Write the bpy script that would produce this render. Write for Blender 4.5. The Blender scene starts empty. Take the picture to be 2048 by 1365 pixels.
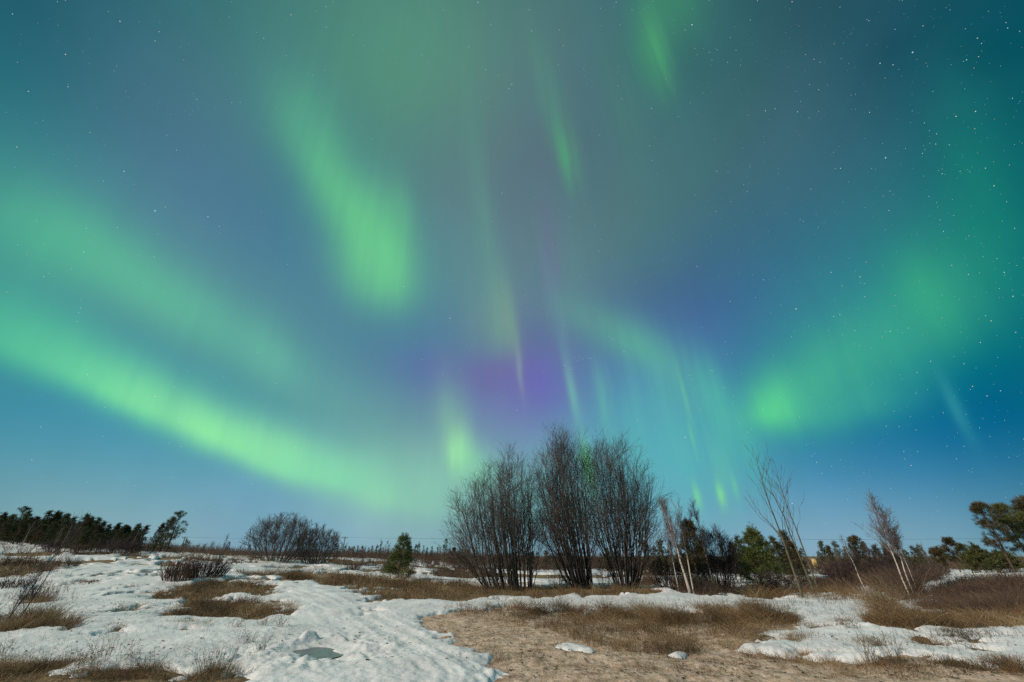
import bpy, math, numpy as np
from mathutils import Vector
R = math.radians
SC = bpy.context.scene
COL = SC.collection
# ------------------------------------------------------------------ camera
EYE = 1.6; PITCH = 28.4; LENS = 14.0
cam = bpy.data.objects.new('camera', bpy.data.cameras.new('camera')); COL.objects.link(cam)
cam.data.lens = LENS; cam.data.sensor_width = 36; cam.data.clip_start = .05; cam.data.clip_end = 20000
cam.location = (0, 0, EYE); cam.rotation_euler = (R(90 + PITCH), 0, 0)
SC.camera = cam
FP = LENS / 36 * 2048
cp, sp = math.cos(R(PITCH)), math.sin(R(PITCH))
def ray(px, py):                       # direction in the world of a point of the 2048 x 1365 photo
    x = (px - 1024) / FP; y = -(py - 682.5) / FP
    d = np.array([x, cp - y * sp, sp + y * cp]); return d / np.linalg.norm(d)
# ------------------------------------------------------------------ exposure, moon lamp
SC.view_settings.view_transform = 'Standard'; SC.view_settings.look = 'None'
SC.view_settings.exposure = 0; SC.view_settings.gamma = 1
SC.cycles.max_bounces = 5; SC.cycles.diffuse_bounces = 3; SC.cycles.use_denoising = False
MOON_AZ, MOON_EL = 250.0, 33.0         # compass bearing (0 = +Y, clockwise)
ms = Vector((math.sin(R(MOON_AZ)) * math.cos(R(MOON_EL)), math.cos(R(MOON_AZ)) * math.cos(R(MOON_EL)), math.sin(R(MOON_EL))))
sl = bpy.data.lights.new('moon_light', 'SUN'); sl.energy = 3.3; sl.angle = R(.6); sl.color = (1, .88, .76)
so = bpy.data.objects.new('moon_light', sl); COL.objects.link(so); so.rotation_euler = ms.to_track_quat('Z', 'Y').to_euler()
# ------------------------------------------------------------------ night sky (world): soft base tones + aurora patches, all by direction
W = bpy.data.worlds.new('World'); SC.world = W; W.use_nodes = True
W.cycles.sampling_method = 'MANUAL'; W.cycles.sample_map_resolution = 256
nt = W.node_tree; nt.nodes.clear(); NN = nt.nodes.new; LK = nt.links.new
tc = NN('ShaderNodeTexCoord'); nrm = NN('ShaderNodeVectorMath'); nrm.operation = 'NORMALIZE'; LK(tc.outputs['Generated'], nrm.inputs[0])
wn = NN('ShaderNodeTexNoise'); wn.inputs['Scale'].default_value = 7; wn.inputs['Detail'].default_value = 2; LK(nrm.outputs[0], wn.inputs['Vector'])
wv = NN('ShaderNodeVectorMath'); wv.operation = 'MULTIPLY_ADD'; LK(wn.outputs['Color'], wv.inputs[0])
wv.inputs[1].default_value = (.014,) * 3; wv.inputs[2].default_value = (-.007,) * 3
wa = NN('ShaderNodeVectorMath'); wa.operation = 'ADD'; LK(wv.outputs[0], wa.inputs[0]); LK(nrm.outputs[0], wa.inputs[1])
DIR = wa.outputs[0]
def dot(v):
    n = NN('ShaderNodeVectorMath'); n.operation = 'DOT_PRODUCT'; LK(DIR, n.inputs[0]); n.inputs[1].default_value = tuple(map(float, v)); return n.outputs['Value']
def mth(op, *a):
    n = NN('ShaderNodeMath'); n.operation = op
    for i, x in enumerate(a):
        if isinstance(x, (int, float)): n.inputs[i].default_value = x
        else: LK(x, n.inputs[i])
    return n.outputs[0]
BASE = [
 (0,0,40,95,110),(400,0,62,115,122),(900,0,82,130,120),(1150,0,76,115,120),(1300,0,62,108,112),(1700,0,44,86,100),(2048,0,16,80,94),
 (0,250,48,118,128),(250,250,72,115,135),(480,250,74,120,132),(900,250,88,128,124),(1150,280,82,112,122),(1400,250,64,108,113),(1700,250,54,98,113),(2048,250,24,96,104),
 (0,450,70,140,142),(300,450,80,125,146),(500,450,76,124,148),(950,450,92,124,136),(1200,450,84,118,126),(1450,450,67,109,127),(1700,450,50,109,124),(2048,450,18,104,108),
 (0,600,66,138,146),(500,620,86,136,150),(680,640,82,124,152),(880,640,84,126,152),(1200,580,86,120,138),(1380,620,68,104,146),(1560,560,56,110,140),(1750,560,48,122,138),(2048,600,16,108,116),
 (230,700,76,140,158),(450,760,80,146,156),(700,720,84,134,156),(880,720,86,116,160),(1050,740,102,112,162),(1150,740,90,116,166),(1400,720,72,108,166),(1560,700,60,120,150),(2048,720,14,98,122),
 (0,850,66,140,166),(150,870,76,147,168),(520,800,84,150,160),(700,860,108,156,162),(1000,850,112,132,176),(1250,850,88,154,178),(1450,850,74,144,178),(1800,880,32,109,152),(2048,850,16,98,136),
 (0,950,98,154,167),(300,970,96,155,178),(500,1000,108,158,184),(800,930,120,168,166),(1030,940,118,154,176),(1350,960,88,162,188),(1600,950,68,133,176),(1850,950,58,126,167),(2048,950,42,114,152),
 (0,1040,128,163,168),(300,1040,131,168,177),(600,1040,120,167,188),(850,1050,128,172,178),(1150,1040,120,160,186),(1450,1040,122,165,187),(1700,1030,112,160,182),(2048,1030,98,146,166),
 (0,1100,134,166,172),(400,1100,138,170,180),(800,1105,144,174,186),(1200,1105,144,171,190),(1700,1105,138,172,188),(2048,1105,122,159,173),
 (0,1250,118,150,158),(400,1250,122,156,164),(800,1250,126,158,168),(1200,1250,126,156,172),(1700,1250,120,156,172),(2048,1250,110,146,160),
 (0,-150,34,88,104),(500,-150,64,112,112),(1024,-150,70,112,112),(1500,-150,52,94,102),(2048,-150,26,80,96),(-200,300,44,112,122),(-200,700,62,134,146),(-200,1000,100,148,160),(2250,300,8,88,96),(2250,700,2,92,116),(2250,1000,60,120,148)]
KAP = 30.0                              # smooth kernel interpolation of the base tones over the sky dome
BD = np.array([ray(q[0], q[1]) for q in BASE]); BC = np.array([q[2:] for q in BASE]) / 255; MEAN = np.array([.30, .50, .56])
BK = np.linalg.solve(np.exp(KAP * (BD @ BD.T - 1)) + .06 * np.eye(len(BD)), BC - MEAN)
colr = None
for dvec, kc in zip(BD, BK):
    w = mth('EXPONENT', dot(dvec * KAP)); kc = kc * math.exp(-KAP)
    m_ = NN('ShaderNodeVectorMath'); m_.operation = 'SCALE'; m_.inputs[0].default_value = tuple(map(float, kc)); LK(w, m_.inputs['Scale'])
    n = NN('ShaderNodeVectorMath'); n.operation = 'ADD'; LK(m_.outputs[0], n.inputs[0])
    if colr is None: n.inputs[1].default_value = tuple(MEAN)
    else: LK(colr, n.inputs[1])
    colr = n.outputs[0]
n = NN('ShaderNodeVectorMath'); n.operation = 'MAXIMUM'; LK(colr, n.inputs[0]); n.inputs[1].default_value = (.004, .05, .08); colr = n.outputs[0]
# aurora patches: x, y, tilt of the long axis, half length, half width on either side (above/right, below/left), colour, strength
AUR = [
 (760,470,60,210,110,110,(90,160,140),.35),(790,110,90,150,150,150,(88,150,124),.45),
 (400,600,33,420,120,120,(86,160,150),.30),(1650,720,-30,330,150,140,(58,150,145),.45),
 (60,470,20,170,90,80,(78,170,142),.55),(150,500,30,160,75,65,(88,180,145),.50),(300,580,35,150,60,55,(98,188,150),.60),(430,650,35,120,62,50,(98,186,156),.50),(545,715,45,80,45,45,(104,188,160),.50),(660,800,30,180,60,60,(106,166,162),.30),
 (30,690,18,190,110,50,(74,172,146),.75),(230,785,26,200,75,36,(98,205,158),.80),(420,868,25,180,62,30,(146,238,162),.98),(560,915,22,90,55,30,(146,236,164),.6),(650,955,16,140,60,20,(132,220,172),.75),(765,980,10,110,75,36,(132,210,172),.55),(765,1000,0,45,30,20,(148,222,172),.32),(870,965,0,110,85,52,(138,200,176),.45),(830,1010,5,110,40,24,(142,196,174),.31),
 (600,215,70,75,60,55,(86,160,134),.50),(622,300,64,100,66,50,(88,170,138),.6),(700,415,58,120,52,46,(100,192,138),.85),(766,505,72,98,56,84,(108,204,142),.96),(782,555,82,56,40,70,(106,198,144),.6),(800,430,80,70,32,60,(98,186,136),.45),
 (1345,5,80,85,62,62,(66,142,106),.70),(1312,100,74,75,24,26,(76,158,112),.80),(1290,130,74,75,34,34,(66,136,108),.5),
 (1095,190,78,110,24,18,(86,146,126),.45),(1128,308,76,66,24,17,(84,156,120),.78),(1240,210,74,90,32,24,(74,124,112),.35),
 (950,330,85,190,24,24,(88,142,126),.30),(978,520,84,170,22,24,(98,152,142),.45),(1000,640,88,95,42,70,(116,156,144),.55),(1026,655,80,85,12,26,(126,168,138),.5),(1100,520,86,110,24,20,(112,100,144),.35),
 (990,745,0,100,38,46,(114,95,166),.45),(1085,770,0,55,55,55,(106,104,182),.55),(860,730,0,80,40,40,(96,108,166),.35),(1040,740,84,50,6,6,(138,158,164),.55),
 (1118,650,78,130,14,12,(108,146,170),.35),(1144,785,77,70,11,8,(116,190,172),.55),(1206,800,80,80,16,13,(106,192,166),.50),(1180,640,20,100,38,38,(96,156,140),.45),(1275,695,32,110,48,40,(94,178,146),.65),(1350,770,50,90,45,40,(90,170,160),.35),
 (1372,800,74,60,5,5,(112,200,152),.50),(1384,875,76,36,4,4,(118,208,148),.55),(1425,800,70,95,30,26,(82,186,158),.60),(1492,880,72,90,26,20,(78,174,168),.45),(1340,900,80,140,110,130,(92,176,182),.40),
 (1300,830,78,150,120,110,(96,188,172),.32),(1430,900,74,120,70,60,(90,184,170),.32),(1140,600,82,160,70,60,(98,150,146),.25),(940,560,86,170,60,60,(100,150,142),.25),(1250,300,78,200,90,90,(80,124,122),.25),(1394,992,76,24,7,6,(122,212,154),.65),(1440,988,78,24,9,7,(132,222,148),.85),(1441,940,76,60,22,22,(104,190,166),.40),(1470,974,76,24,6,5,(110,200,160),.5),
 (900,850,85,100,40,30,(132,190,160),.5),(912,905,88,46,26,16,(160,236,168),.95),(950,930,60,60,36,36,(138,216,166),.50),(1178,935,80,48,10,14,(104,222,144),.8),(1090,1000,0,130,90,70,(112,184,168),.55),
 (1955,420,80,220,85,90,(30,132,114),.55),(1865,590,60,110,85,85,(60,168,124),.75),(1780,690,-35,190,90,85,(58,162,138),.55),(1690,820,-14,140,60,42,(68,168,150),.60),(1640,750,-35,150,80,70,(76,178,144),.65),(1550,825,0,62,70,38,(92,208,146),.92),(1910,815,62,75,16,13,(62,150,158),.55)]
# fine rays: noise around the axis to which all the rays converge
RAD = ray(950, -900); E1 = np.cross(RAD, [1, 0, 0]); E1 /= np.linalg.norm(E1); E2 = np.cross(RAD, E1)
ra, rb, rc = dot(E1), dot(E2), dot(RAD)
ln_ = mth('SQRT', mth('MULTIPLY_ADD', ra, ra, mth('MULTIPLY', rb, rb)))
def raynoise(sc, slow):
    cx = NN('ShaderNodeCombineXYZ'); LK(mth('DIVIDE', ra, ln_), cx.inputs[0]); LK(mth('DIVIDE', rb, ln_), cx.inputs[1]); LK(mth('MULTIPLY', rc, slow), cx.inputs[2])
    n_ = NN('ShaderNodeTexNoise'); n_.inputs['Scale'].default_value = sc; n_.inputs['Detail'].default_value = 3; n_.inputs['Roughness'].default_value = .55; LK(cx.outputs[0], n_.inputs['Vector'])
    k = mth('MULTIPLY_ADD', n_.outputs['Fac'], 3.2, -1.6); k.node.use_clamp = False; return k
RN1 = raynoise(26.0, .10); RN2 = raynoise(9.0, .22)
M1 = mth('MAXIMUM', mth('MULTIPLY_ADD', RN1, .62, 1.0), .15); M2 = mth('MAXIMUM', mth('MULTIPLY_ADD', RN1, .09, mth('MULTIPLY_ADD', RN2, .28, 1.0)), .3)
for (px, py, ang, su, sv1, sv2, c, al) in AUR:
    a = R(ang); ux, uy = math.cos(a), math.sin(a); vx, vy = uy, -ux            # v: to the upper right side of the axis
    M = np.array([ray(px, py), ray(px + ux * su, py + uy * su), ray(px + vx * sv1, py + vy * sv1)])
    Mi = np.linalg.inv(M); A, B = Mi[:, 1], Mi[:, 2]
    u = dot(A); v = dot(B)
    if sv1 != sv2: v = mth('MAXIMUM', v, mth('MULTIPLY', v, -sv1 / sv2))
    q = mth('MULTIPLY_ADD', v, v, mth('MULTIPLY', u, u))
    w = mth('MULTIPLY', mth('EXPONENT', mth('MULTIPLY', q, -1.0)), al)
    curtain = (px > 930 and px < 1520 and py > 480) or (590 < px <= 930 and py > 850) or (px > 1050 and py < 330)
    w = mth('MINIMUM', mth('MULTIPLY', w, M1 if ((curtain and 13 < min(sv1, su) < 38) or al in (.31, .32)) else M2), 1.0)
    n = NN('ShaderNodeMix'); n.data_type = 'VECTOR'; LK(w, n.inputs[0]); LK(colr, n.inputs[4]); n.inputs[5].default_value = tuple(x / 255 for x in c); colr = n.outputs[1]
n = NN('ShaderNodeVectorMath'); n.operation = 'SCALE'; LK(colr, n.inputs[0]); LK(mth('MULTIPLY_ADD', RN1, .007, 1.0), n.inputs['Scale']); colr = n.outputs[0]
gm = NN('ShaderNodeGamma'); gm.inputs[1].default_value = 2.2; LK(colr, gm.inputs[0])
bg = NN('ShaderNodeBackground'); LK(gm.outputs[0], bg.inputs[0]); bg.inputs[1].default_value = 1
wo = NN('ShaderNodeOutputWorld'); LK(bg.outputs[0], wo.inputs[0])
# ------------------------------------------------------------------ helpers
def tag(o, label=None, cat=None, group=None, kind=None):
    if label: o['label'] = label
    if cat: o['category'] = cat
    if group: o['group'] = group
    if kind: o['kind'] = kind
    return o
def link(name, me, mat, parent=None, loc=(0, 0, 0)):
    o = bpy.data.objects.new(name, me); COL.objects.link(o); o.location = loc
    if mat is not None and len(me.materials) == 0: me.materials.append(mat)
    if parent: o.parent = parent
    return o
def thing(name, loc, label, cat, group=None, rz=0.0):
    o = bpy.data.objects.new(name, None); o.empty_display_size = .2; COL.objects.link(o)
    o.location = tuple(map(float, loc)); o.rotation_euler = (0, 0, rz); return tag(o, label, cat, group)
def mesh(name, V, F, smooth=False, attrs=None):   # F: (n,3) or (n,4)
    V = np.ascontiguousarray(V, np.float32); F = np.ascontiguousarray(F, np.int32); k = F.shape[1]
    me = bpy.data.meshes.new(name); me.vertices.add(len(V)); me.vertices.foreach_set('co', V.ravel())
    me.loops.add(F.size); me.loops.foreach_set('vertex_index', F.ravel())
    me.polygons.add(len(F)); me.polygons.foreach_set('loop_start', np.arange(0, F.size, k, dtype=np.int32))
    me.update(calc_edges=True); me.polygons.foreach_set('use_smooth', np.full(len(F), smooth))
    for an, av in (attrs or {}).items():
        a = me.attributes.new(an, 'FLOAT', 'POINT'); a.data.foreach_set('value', np.ascontiguousarray(av, np.float32))
    me.validate(); return me
def unit(v): return v / np.maximum(np.linalg.norm(v, axis=-1, keepdims=True), 1e-9)
def tubes(P, Rd, sides=3):             # P (n,k,3), Rd (n,k) -> verts, quads
    n, k, _ = P.shape
    T = np.empty_like(P); T[:, 1:-1] = P[:, 2:] - P[:, :-2]; T[:, 0] = P[:, 1] - P[:, 0]; T[:, -1] = P[:, -1] - P[:, -2]; T = unit(T)
    ref = np.where(np.abs(T[:, :1, 2:3]) > .9, np.array([1., .13, 0]), np.array([0, .1, 1.]))
    U = unit(np.cross(T, ref)); Wv = np.cross(T, U)
    a = np.arange(sides) * 2 * np.pi / sides
    V = P[:, :, None] + Rd[:, :, None, None] * (U[:, :, None] * np.cos(a)[:, None] + Wv[:, :, None] * np.sin(a)[:, None])
    i = np.arange(n)[:, None, None] * k * sides + np.arange(k - 1)[None, :, None] * sides
    s = np.arange(sides)[None, None]; s2 = (s + 1) % sides
    F = np.stack([i + s, i + s2, i + sides + s2, i + sides + s], -1).reshape(-1, 4)
    return V.reshape(-1, 3), F
def join(parts):
    Vs, Fs, o = [], [], 0
    for V, F in parts:
        Vs.append(V); Fs.append(F + o); o += len(V)
    return np.concatenate(Vs), np.concatenate(Fs)
def branches(rng, P, Rd, n, t0, t1, ln, ang, up, k=4, wob=.06, rf=.55, rend=.25, taper=.6, rmin=.003, out=None):
    """n children on every polyline of P: ln = (min,max) length, ang = (min,max) degrees off the parent, up = upward pull"""
    N, K, _ = P.shape; t = t0 + (t1 - t0) * rng.random((N, n)); f = t * (K - 1); i = np.minimum(f.astype(int), K - 2); fr = (f - i)[..., None]
    r = np.arange(N)[:, None]; a, b = P[r, i], P[r, i + 1]; pos = a + (b - a) * fr; T = unit(b - a)
    rd = (Rd[r, i] * (1 - fr[..., 0]) + Rd[r, i + 1] * fr[..., 0])
    rnd = rng.normal(size=(N, n, 3)); perp = unit(rnd - (rnd * T).sum(-1, keepdims=True) * T)
    an = np.radians(ang[0] + (ang[1] - ang[0]) * rng.random((N, n, 1)))
    D = unit(T * np.cos(an) + perp * np.sin(an) + np.array([0, 0, up * .5]))
    L = (ln[0] + (ln[1] - ln[0]) * rng.random((N, n))) * (1 - taper * (t - t0) / (t1 - t0 + 1e-6))
    s = np.linspace(0, 1, k); Q = pos[:, :, None] + D[:, :, None] * (L[..., None] * s)[..., None]
    Q[..., 2] += up * .5 * L[..., None] * s * s
    w = rng.normal(size=Q.shape) * wob * L[..., None, None] * s[:, None]; w[:, :, 0] = 0; Q = Q + w
    r0 = np.clip(rd * rf, rmin, None)[..., None]; RR = r0 * (1 - (1 - rend) * s)
    return Q.reshape(N * n, k, 3), np.maximum(RR.reshape(N * n, k), rmin * .6)
# ---- noise
_rg = np.random.default_rng(5); _gx = _rg.normal(size=(256, 256)); _gy = _rg.normal(size=(256, 256)); _gl = np.hypot(_gx, _gy); _gx /= _gl; _gy /= _gl
def perlin(x, y):
    xi = np.floor(x).astype(int); yi = np.floor(y).astype(int); xf, yf = x - xi, y - yi
    u = xf * xf * xf * (xf * (xf * 6 - 15) + 10); v = yf * yf * yf * (yf * (yf * 6 - 15) + 10)
    def g(i, j): a, b = (xi + i) & 255, (yi + j) & 255; return _gx[a, b] * (xf - i) + _gy[a, b] * (yf - j)
    return ((g(0, 0) * (1 - u) + g(1, 0) * u) * (1 - v) + (g(0, 1) * (1 - u) + g(1, 1) * u) * v) * 1.5
def fbm(x, y, sc, oct=4, seed=0.):
    s = 0; a = 1.
    for o in range(oct):
        s = s + a * perlin(x * sc + seed * 17.3 + o * 31.7, y * sc + seed * 9.1 + o * 11.3); a *= .5; sc = sc * 2.03
    return s
def sst(x): x = np.clip(x, 0, 1); return x * x * (3 - 2 * x)
# ------------------------------------------------------------------ terrain height: fitted through sighted heights
def sight(px, py, Y):
    d = ray(px, py); k = Y / d[1]; return d[0] * k, Y, EYE + d[2] * k
CT = [(0,1365,7.4),(500,1365,7.4),(1000,1365,7.4),(1500,1362,7.3),(2048,1358,7.3),(0,1270,11.6),(300,1262,12),(700,1262,12),(1100,1255,12.1),(1500,1255,12),(2048,1250,12.5),
 (0,1200,20),(0,1165,28),(0,1125,46),(50,1089,72),(200,1098,68),(330,1108,62),(150,1118,48),(150,1150,30),(300,1190,21),(400,1160,26),(400,1115,75),(450,1128,48),(580,1127,55),(560,1180,22.5),(700,1118,85),(700,1150,36),(850,1160,34),(820,1118,90),
 (1000,1141,62),(1200,1143,62),(1350,1143,62),(1000,1165,36),(1150,1179,25.5),(900,1205,18.5),(1250,1196,19.5),(1400,1199,18),(1470,1188,23.5),(1450,1150,50),(1600,1205,21),(1600,1210,17),(1700,1217,16.5),(1700,1152,42),(1650,1187,25),
 (1800,1206,18),(1880,1156,20),(2048,1156,20),(2048,1242,12.8),(1850,1228,14.2),(1960,1152,30),(2048,1146,45),(-150,1080,75),(-150,1200,20),(2200,1150,22),(2200,1240,12.8),(1850,1150,45),(1200,1128,140),(700,1117,140),(1700,1135,120)]
cxyz = np.array([sight(*c) for c in CT])
extra = [(x, y, 0.0) for x in (-6, 0, 6) for y in (-5, 0, 4)] + [(a, -40., 0.) for a in (-60, 0, 60)] + [(-150., 60., 3.2), (-300., 300., 3.), (0., 400., 1.2), (300., 300., 1.2), (100., 30., 1.), (-120., 10., 1.5), (0, 1500., 1.5), (-1500., 500., 2.), (1500., 500., 1.5)]
cxyz = np.vstack([cxyz, np.array(extra)])
def feat(x, y): r = np.hypot(x, y) + 6.0; return np.stack([np.log(r) * 3.2, np.arctan2(x, y) * 2.6 * np.minimum(1, (r - 6) / 6)], -1)
_CF = feat(cxyz[:, 0], cxyz[:, 1]); _sig = .55
def kern(A, B, s): return np.exp(-((A[:, None] - B[None]) ** 2).sum(-1) / (2 * s * s))
_K0 = kern(_CF, _CF, 1.0); _sh = _K0 @ cxyz[:, 2] / _K0.sum(1)
_co = np.linalg.solve(kern(_CF, _CF, _sig) + .06 * np.eye(len(_CF)), cxyz[:, 2] - _sh)
def Hs(x, y):
    x = np.atleast_1d(np.asarray(x, float)); y = np.atleast_1d(np.asarray(y, float)); sh = x.shape; x = x.ravel(); y = y.ravel(); out = np.empty(len(x))
    for i in range(0, len(x), 60000):
        Fe = feat(x[i:i + 60000], y[i:i + 60000]); k0 = kern(Fe, _CF, 1.0) + 1e-9
        out[i:i + 60000] = k0 @ cxyz[:, 2] / k0.sum(1) + kern(Fe, _CF, _sig) @ _co
    return out.reshape(sh)
def HL(x, y):                           # the land without its small roughness
    r = np.hypot(x, y); far = sst((r - 22) / 40)
    return Hs(x, y) + .05 * fbm(x, y, .35, 3, 1) * sst(r / 8) + far * .28 * fbm(x, y, .055, 3, 3) * (1 - .6 * sst((r - 150) / 100))
def H(x, y):                            # bare ground
    x = np.asarray(x, float); y = np.asarray(y, float); r = np.hypot(x, y); far = sst((r - 22) / 40)
    return Hs(x, y) + .05 * fbm(x, y, .35, 3, 1) * sst(r / 8) + .028 * fbm(x, y, 1.6, 3, 2) + .008 * fbm(x, y, 6., 2, 50) * (1 - sst((r - 12) / 10)) + far * .28 * fbm(x, y, .055, 3, 3) * (1 - .6 * sst((r - 150) / 100))
def h1(x, y): return float(np.ravel(H(np.array([x]), np.array([y])))[0])
def unproj(px, py):                     # photo point -> ground point
    d = ray(px, py)
    ts = np.geomspace(2, 160, 500); x, y, z = d[0] * ts, d[1] * ts, EYE + d[2] * ts; g = Hs(x, y) + .03
    hit = np.nonzero(z < g)[0]; i = hit[0] if len(hit) else len(ts) - 1
    return np.array([x[i], y[i]])
def atY(px, Y):                         # ground point at forward distance Y seen in column px
    py = 1120.
    for _ in range(4):
        d = ray(px, py); k = Y / d[1]; x = d[0] * k; z = h1(x, Y)
        py = 682.5 - FP * ((z - EYE) * cp - Y * sp) / (Y * cp + (z - EYE) * sp)
    return x, Y, z
# ------------------------------------------------------------------ patches of bare ground (outline on the photo, laid on the ground); last value: how grassy
def smoothp(p, k=3):
    p = np.array(p, float)
    for _ in range(2):
        q = np.roll(p, -1, 0); p = np.stack([.75 * p + .25 * q, .25 * p + .75 * q], 1).reshape(-1, 2)
    return p
BARE = [
 ([(812,1243),(880,1229),(960,1219),(1040,1215),(1150,1224),(1300,1228),(1480,1226),(1612,1238),(1596,1250),(1548,1266),(1556,1280),(1500,1286),(1466,1300),(1560,1309),(1690,1316),(1800,1321),(1900,1326),(2100,1330),(2300,1450),(1500,2600),(1002,2600),(1002,1365),(988,1345),(960,1320),(925,1299),(905,1279),(868,1268),(886,1257),(872,1250)], .12),
 ([(690,1187),(740,1180),(820,1178),(900,1174),(950,1171),(1080,1174),(1290,1175),(1340,1184),(1300,1194),(1200,1194),(1130,1198),(1040,1199),(950,1200),(870,1201),(800,1204),(740,1201)], .75),
 ([(600,1163),(700,1153),(800,1160),(880,1168),(970,1172),(950,1180),(820,1177),(720,1180),(640,1172)], .9),
 ([(306,1196),(330,1180),(380,1168),(450,1160),(520,1160),(545,1178),(556,1192),(530,1197),(480,1193),(430,1195),(440,1202),(500,1206),(580,1213),(600,1224),(570,1236),(480,1242),(380,1239),(306,1231),(360,1221),(372,1208),(340,1203)], .9),
 ([(-60,1128),(50,1124),(110,1134),(130,1146),(80,1152),(40,1162),(-60,1166)], .95),
 ([(-60,1250),(30,1246),(60,1240),(112,1240),(105,1252),(60,1260),(14,1268),(-60,1270)], .95),
 ([(-90,1333),(80,1329),(160,1338),(250,1343),(330,1338),(400,1346),(486,1350),(478,1380),(470,2600),(-400,2600)], .85),
 ([(1735,1230),(1790,1219),(1860,1226),(1960,1236),(2150,1240),(2150,1268),(1960,1262),(1860,1258),(1780,1262),(1735,1250)], .95),
 ([(1826,1214),(1850,1195),(1880,1182),(1930,1164),(2150,1164),(2150,1236),(1980,1232),(1850,1224)], .8),
 ([(1330,1163),(1400,1160),(1470,1170),(1480,1190),(1440,1196),(1360,1190)], .8),
 ([(1500,1186),(1560,1182),(1580,1196),(1530,1204),(1490,1200)], .9),
 ([(1590,1156),(1700,1150),(1780,1152),(1800,1170),(1740,1164),(1640,1172)], .8),
 ([(728,1222),(745,1217),(768,1219),(758,1226),(738,1230)], 0.),
 ([(250,1151),(330,1147),(380,1150),(360,1156),(300,1155)], .3),
 ([(256,1131),(320,1128),(420,1132),(370,1140),(300,1138)], .4),
 ([(240,1118),(330,1116),(420,1120),(480,1124),(520,1128),(440,1128),(360,1122),(270,1123)], .6),
 ([(470,1150),(560,1146),(610,1149),(560,1155),(480,1155)], .6),
 ([(560,1158),(600,1153),(640,1157),(600,1163)], .7),
 ([(750,1136),(800,1132),(830,1140),(820,1152),(770,1148)], .8),
 ([(860,1142),(920,1138),(990,1146),(1000,1158),(920,1160),(870,1156)], .8),
 ([(440,1222),(480,1217),(520,1219),(500,1226)], .6),
 ([(40,1205),(90,1203),(88,1212),(45,1214)], .8),([(225,1222),(300,1219),(305,1226),(240,1229)], .5),([(70,1178),(130,1174),(120,1181),(75,1184)], .7),
 ([(1600,1253),(1660,1247),(1724,1254),(1650,1259)], .8),([(1500,1284),(1560,1279),(1640,1284),(1570,1290)], .8),([(1690,1292),(1760,1286),(1805,1293),(1730,1298)], .8),([(1440,1212),(1500,1208),(1560,1213),(1500,1217)], .7),([(1820,1290),(1900,1284),(1960,1292),(1880,1296)], .7),([(1850,1268),(1930,1272),(2000,1280),(1900,1279)], .6),
 ([(146,1168),(185,1164),(205,1168),(165,1172)], .4),([(226,1181),(262,1177),(280,1181),(250,1185)], .4),([(172,1152),(215,1150),(225,1154),(185,1156)], .4),([(330,1256),(380,1252),(420,1256),(370,1261)], .7),([(200,1262),(240,1259),(262,1263),(225,1267)], .7),
 ([(105,1262),(140,1258),(150,1266),(110,1270)], .7),([(1270,1158),(1310,1156),(1322,1172),(1280,1172)], .7)]
ISLE = [[(1106,1288),(1124,1280),(1160,1283),(1198,1297),(1192,1305),(1150,1300),(1112,1297)], [(1328,1303),(1345,1297),(1374,1301),(1376,1310),(1340,1311)],
 [(1100,1196),(1128,1192),(1150,1187),(1172,1194),(1160,1199),(1110,1200)], [(440,1194),(480,1190),(545,1199),(548,1206),(470,1203)], [(118,1342),(150,1338),(172,1344),(150,1354),(126,1352)], [(335,1356),(362,1352),(378,1358),(350,1363)],
 [(1560,1268),(1590,1262),(1600,1274),(1566,1278)]]
PUD = np.array([(594,1300),(612,1294),(645,1291),(668,1295),(682,1306),(664,1314),(628,1316),(600,1311)], float)
def world_poly(p): return np.array([unproj(*q) for q in smoothp(p)])
def sdf(poly, x, y, pad=3.0):           # negative inside
    out = np.full(x.shape, 50.); lo, hi = poly.min(0) - pad, poly.max(0) + pad
    m = (x > lo[0]) & (x < hi[0]) & (y > lo[1]) & (y < hi[1])
    if not m.any(): return out
    xs, ys = x[m], y[m]; d = np.full(xs.shape, 1e9); ins = np.zeros(xs.shape, bool)
    for a, b in zip(poly, np.roll(poly, -1, 0)):
        ex, ey = b - a; wx, wy = xs - a[0], ys - a[1]; t = np.clip((wx * ex + wy * ey) / (ex * ex + ey * ey + 1e-12), 0, 1)
        d = np.minimum(d, (wx - ex * t) ** 2 + (wy - ey * t) ** 2)
        c = (a[1] > ys) != (b[1] > ys); ins ^= c & (xs < ex * (ys - a[1]) / (ey + 1e-12) + a[0])
    out[m] = np.sqrt(d) * np.where(ins, -1, 1); return out
BW = [(world_poly(p), g) for p, g in BARE]; IW = [world_poly(p) for p in ISLE]; PW = world_poly(PUD)
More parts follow.
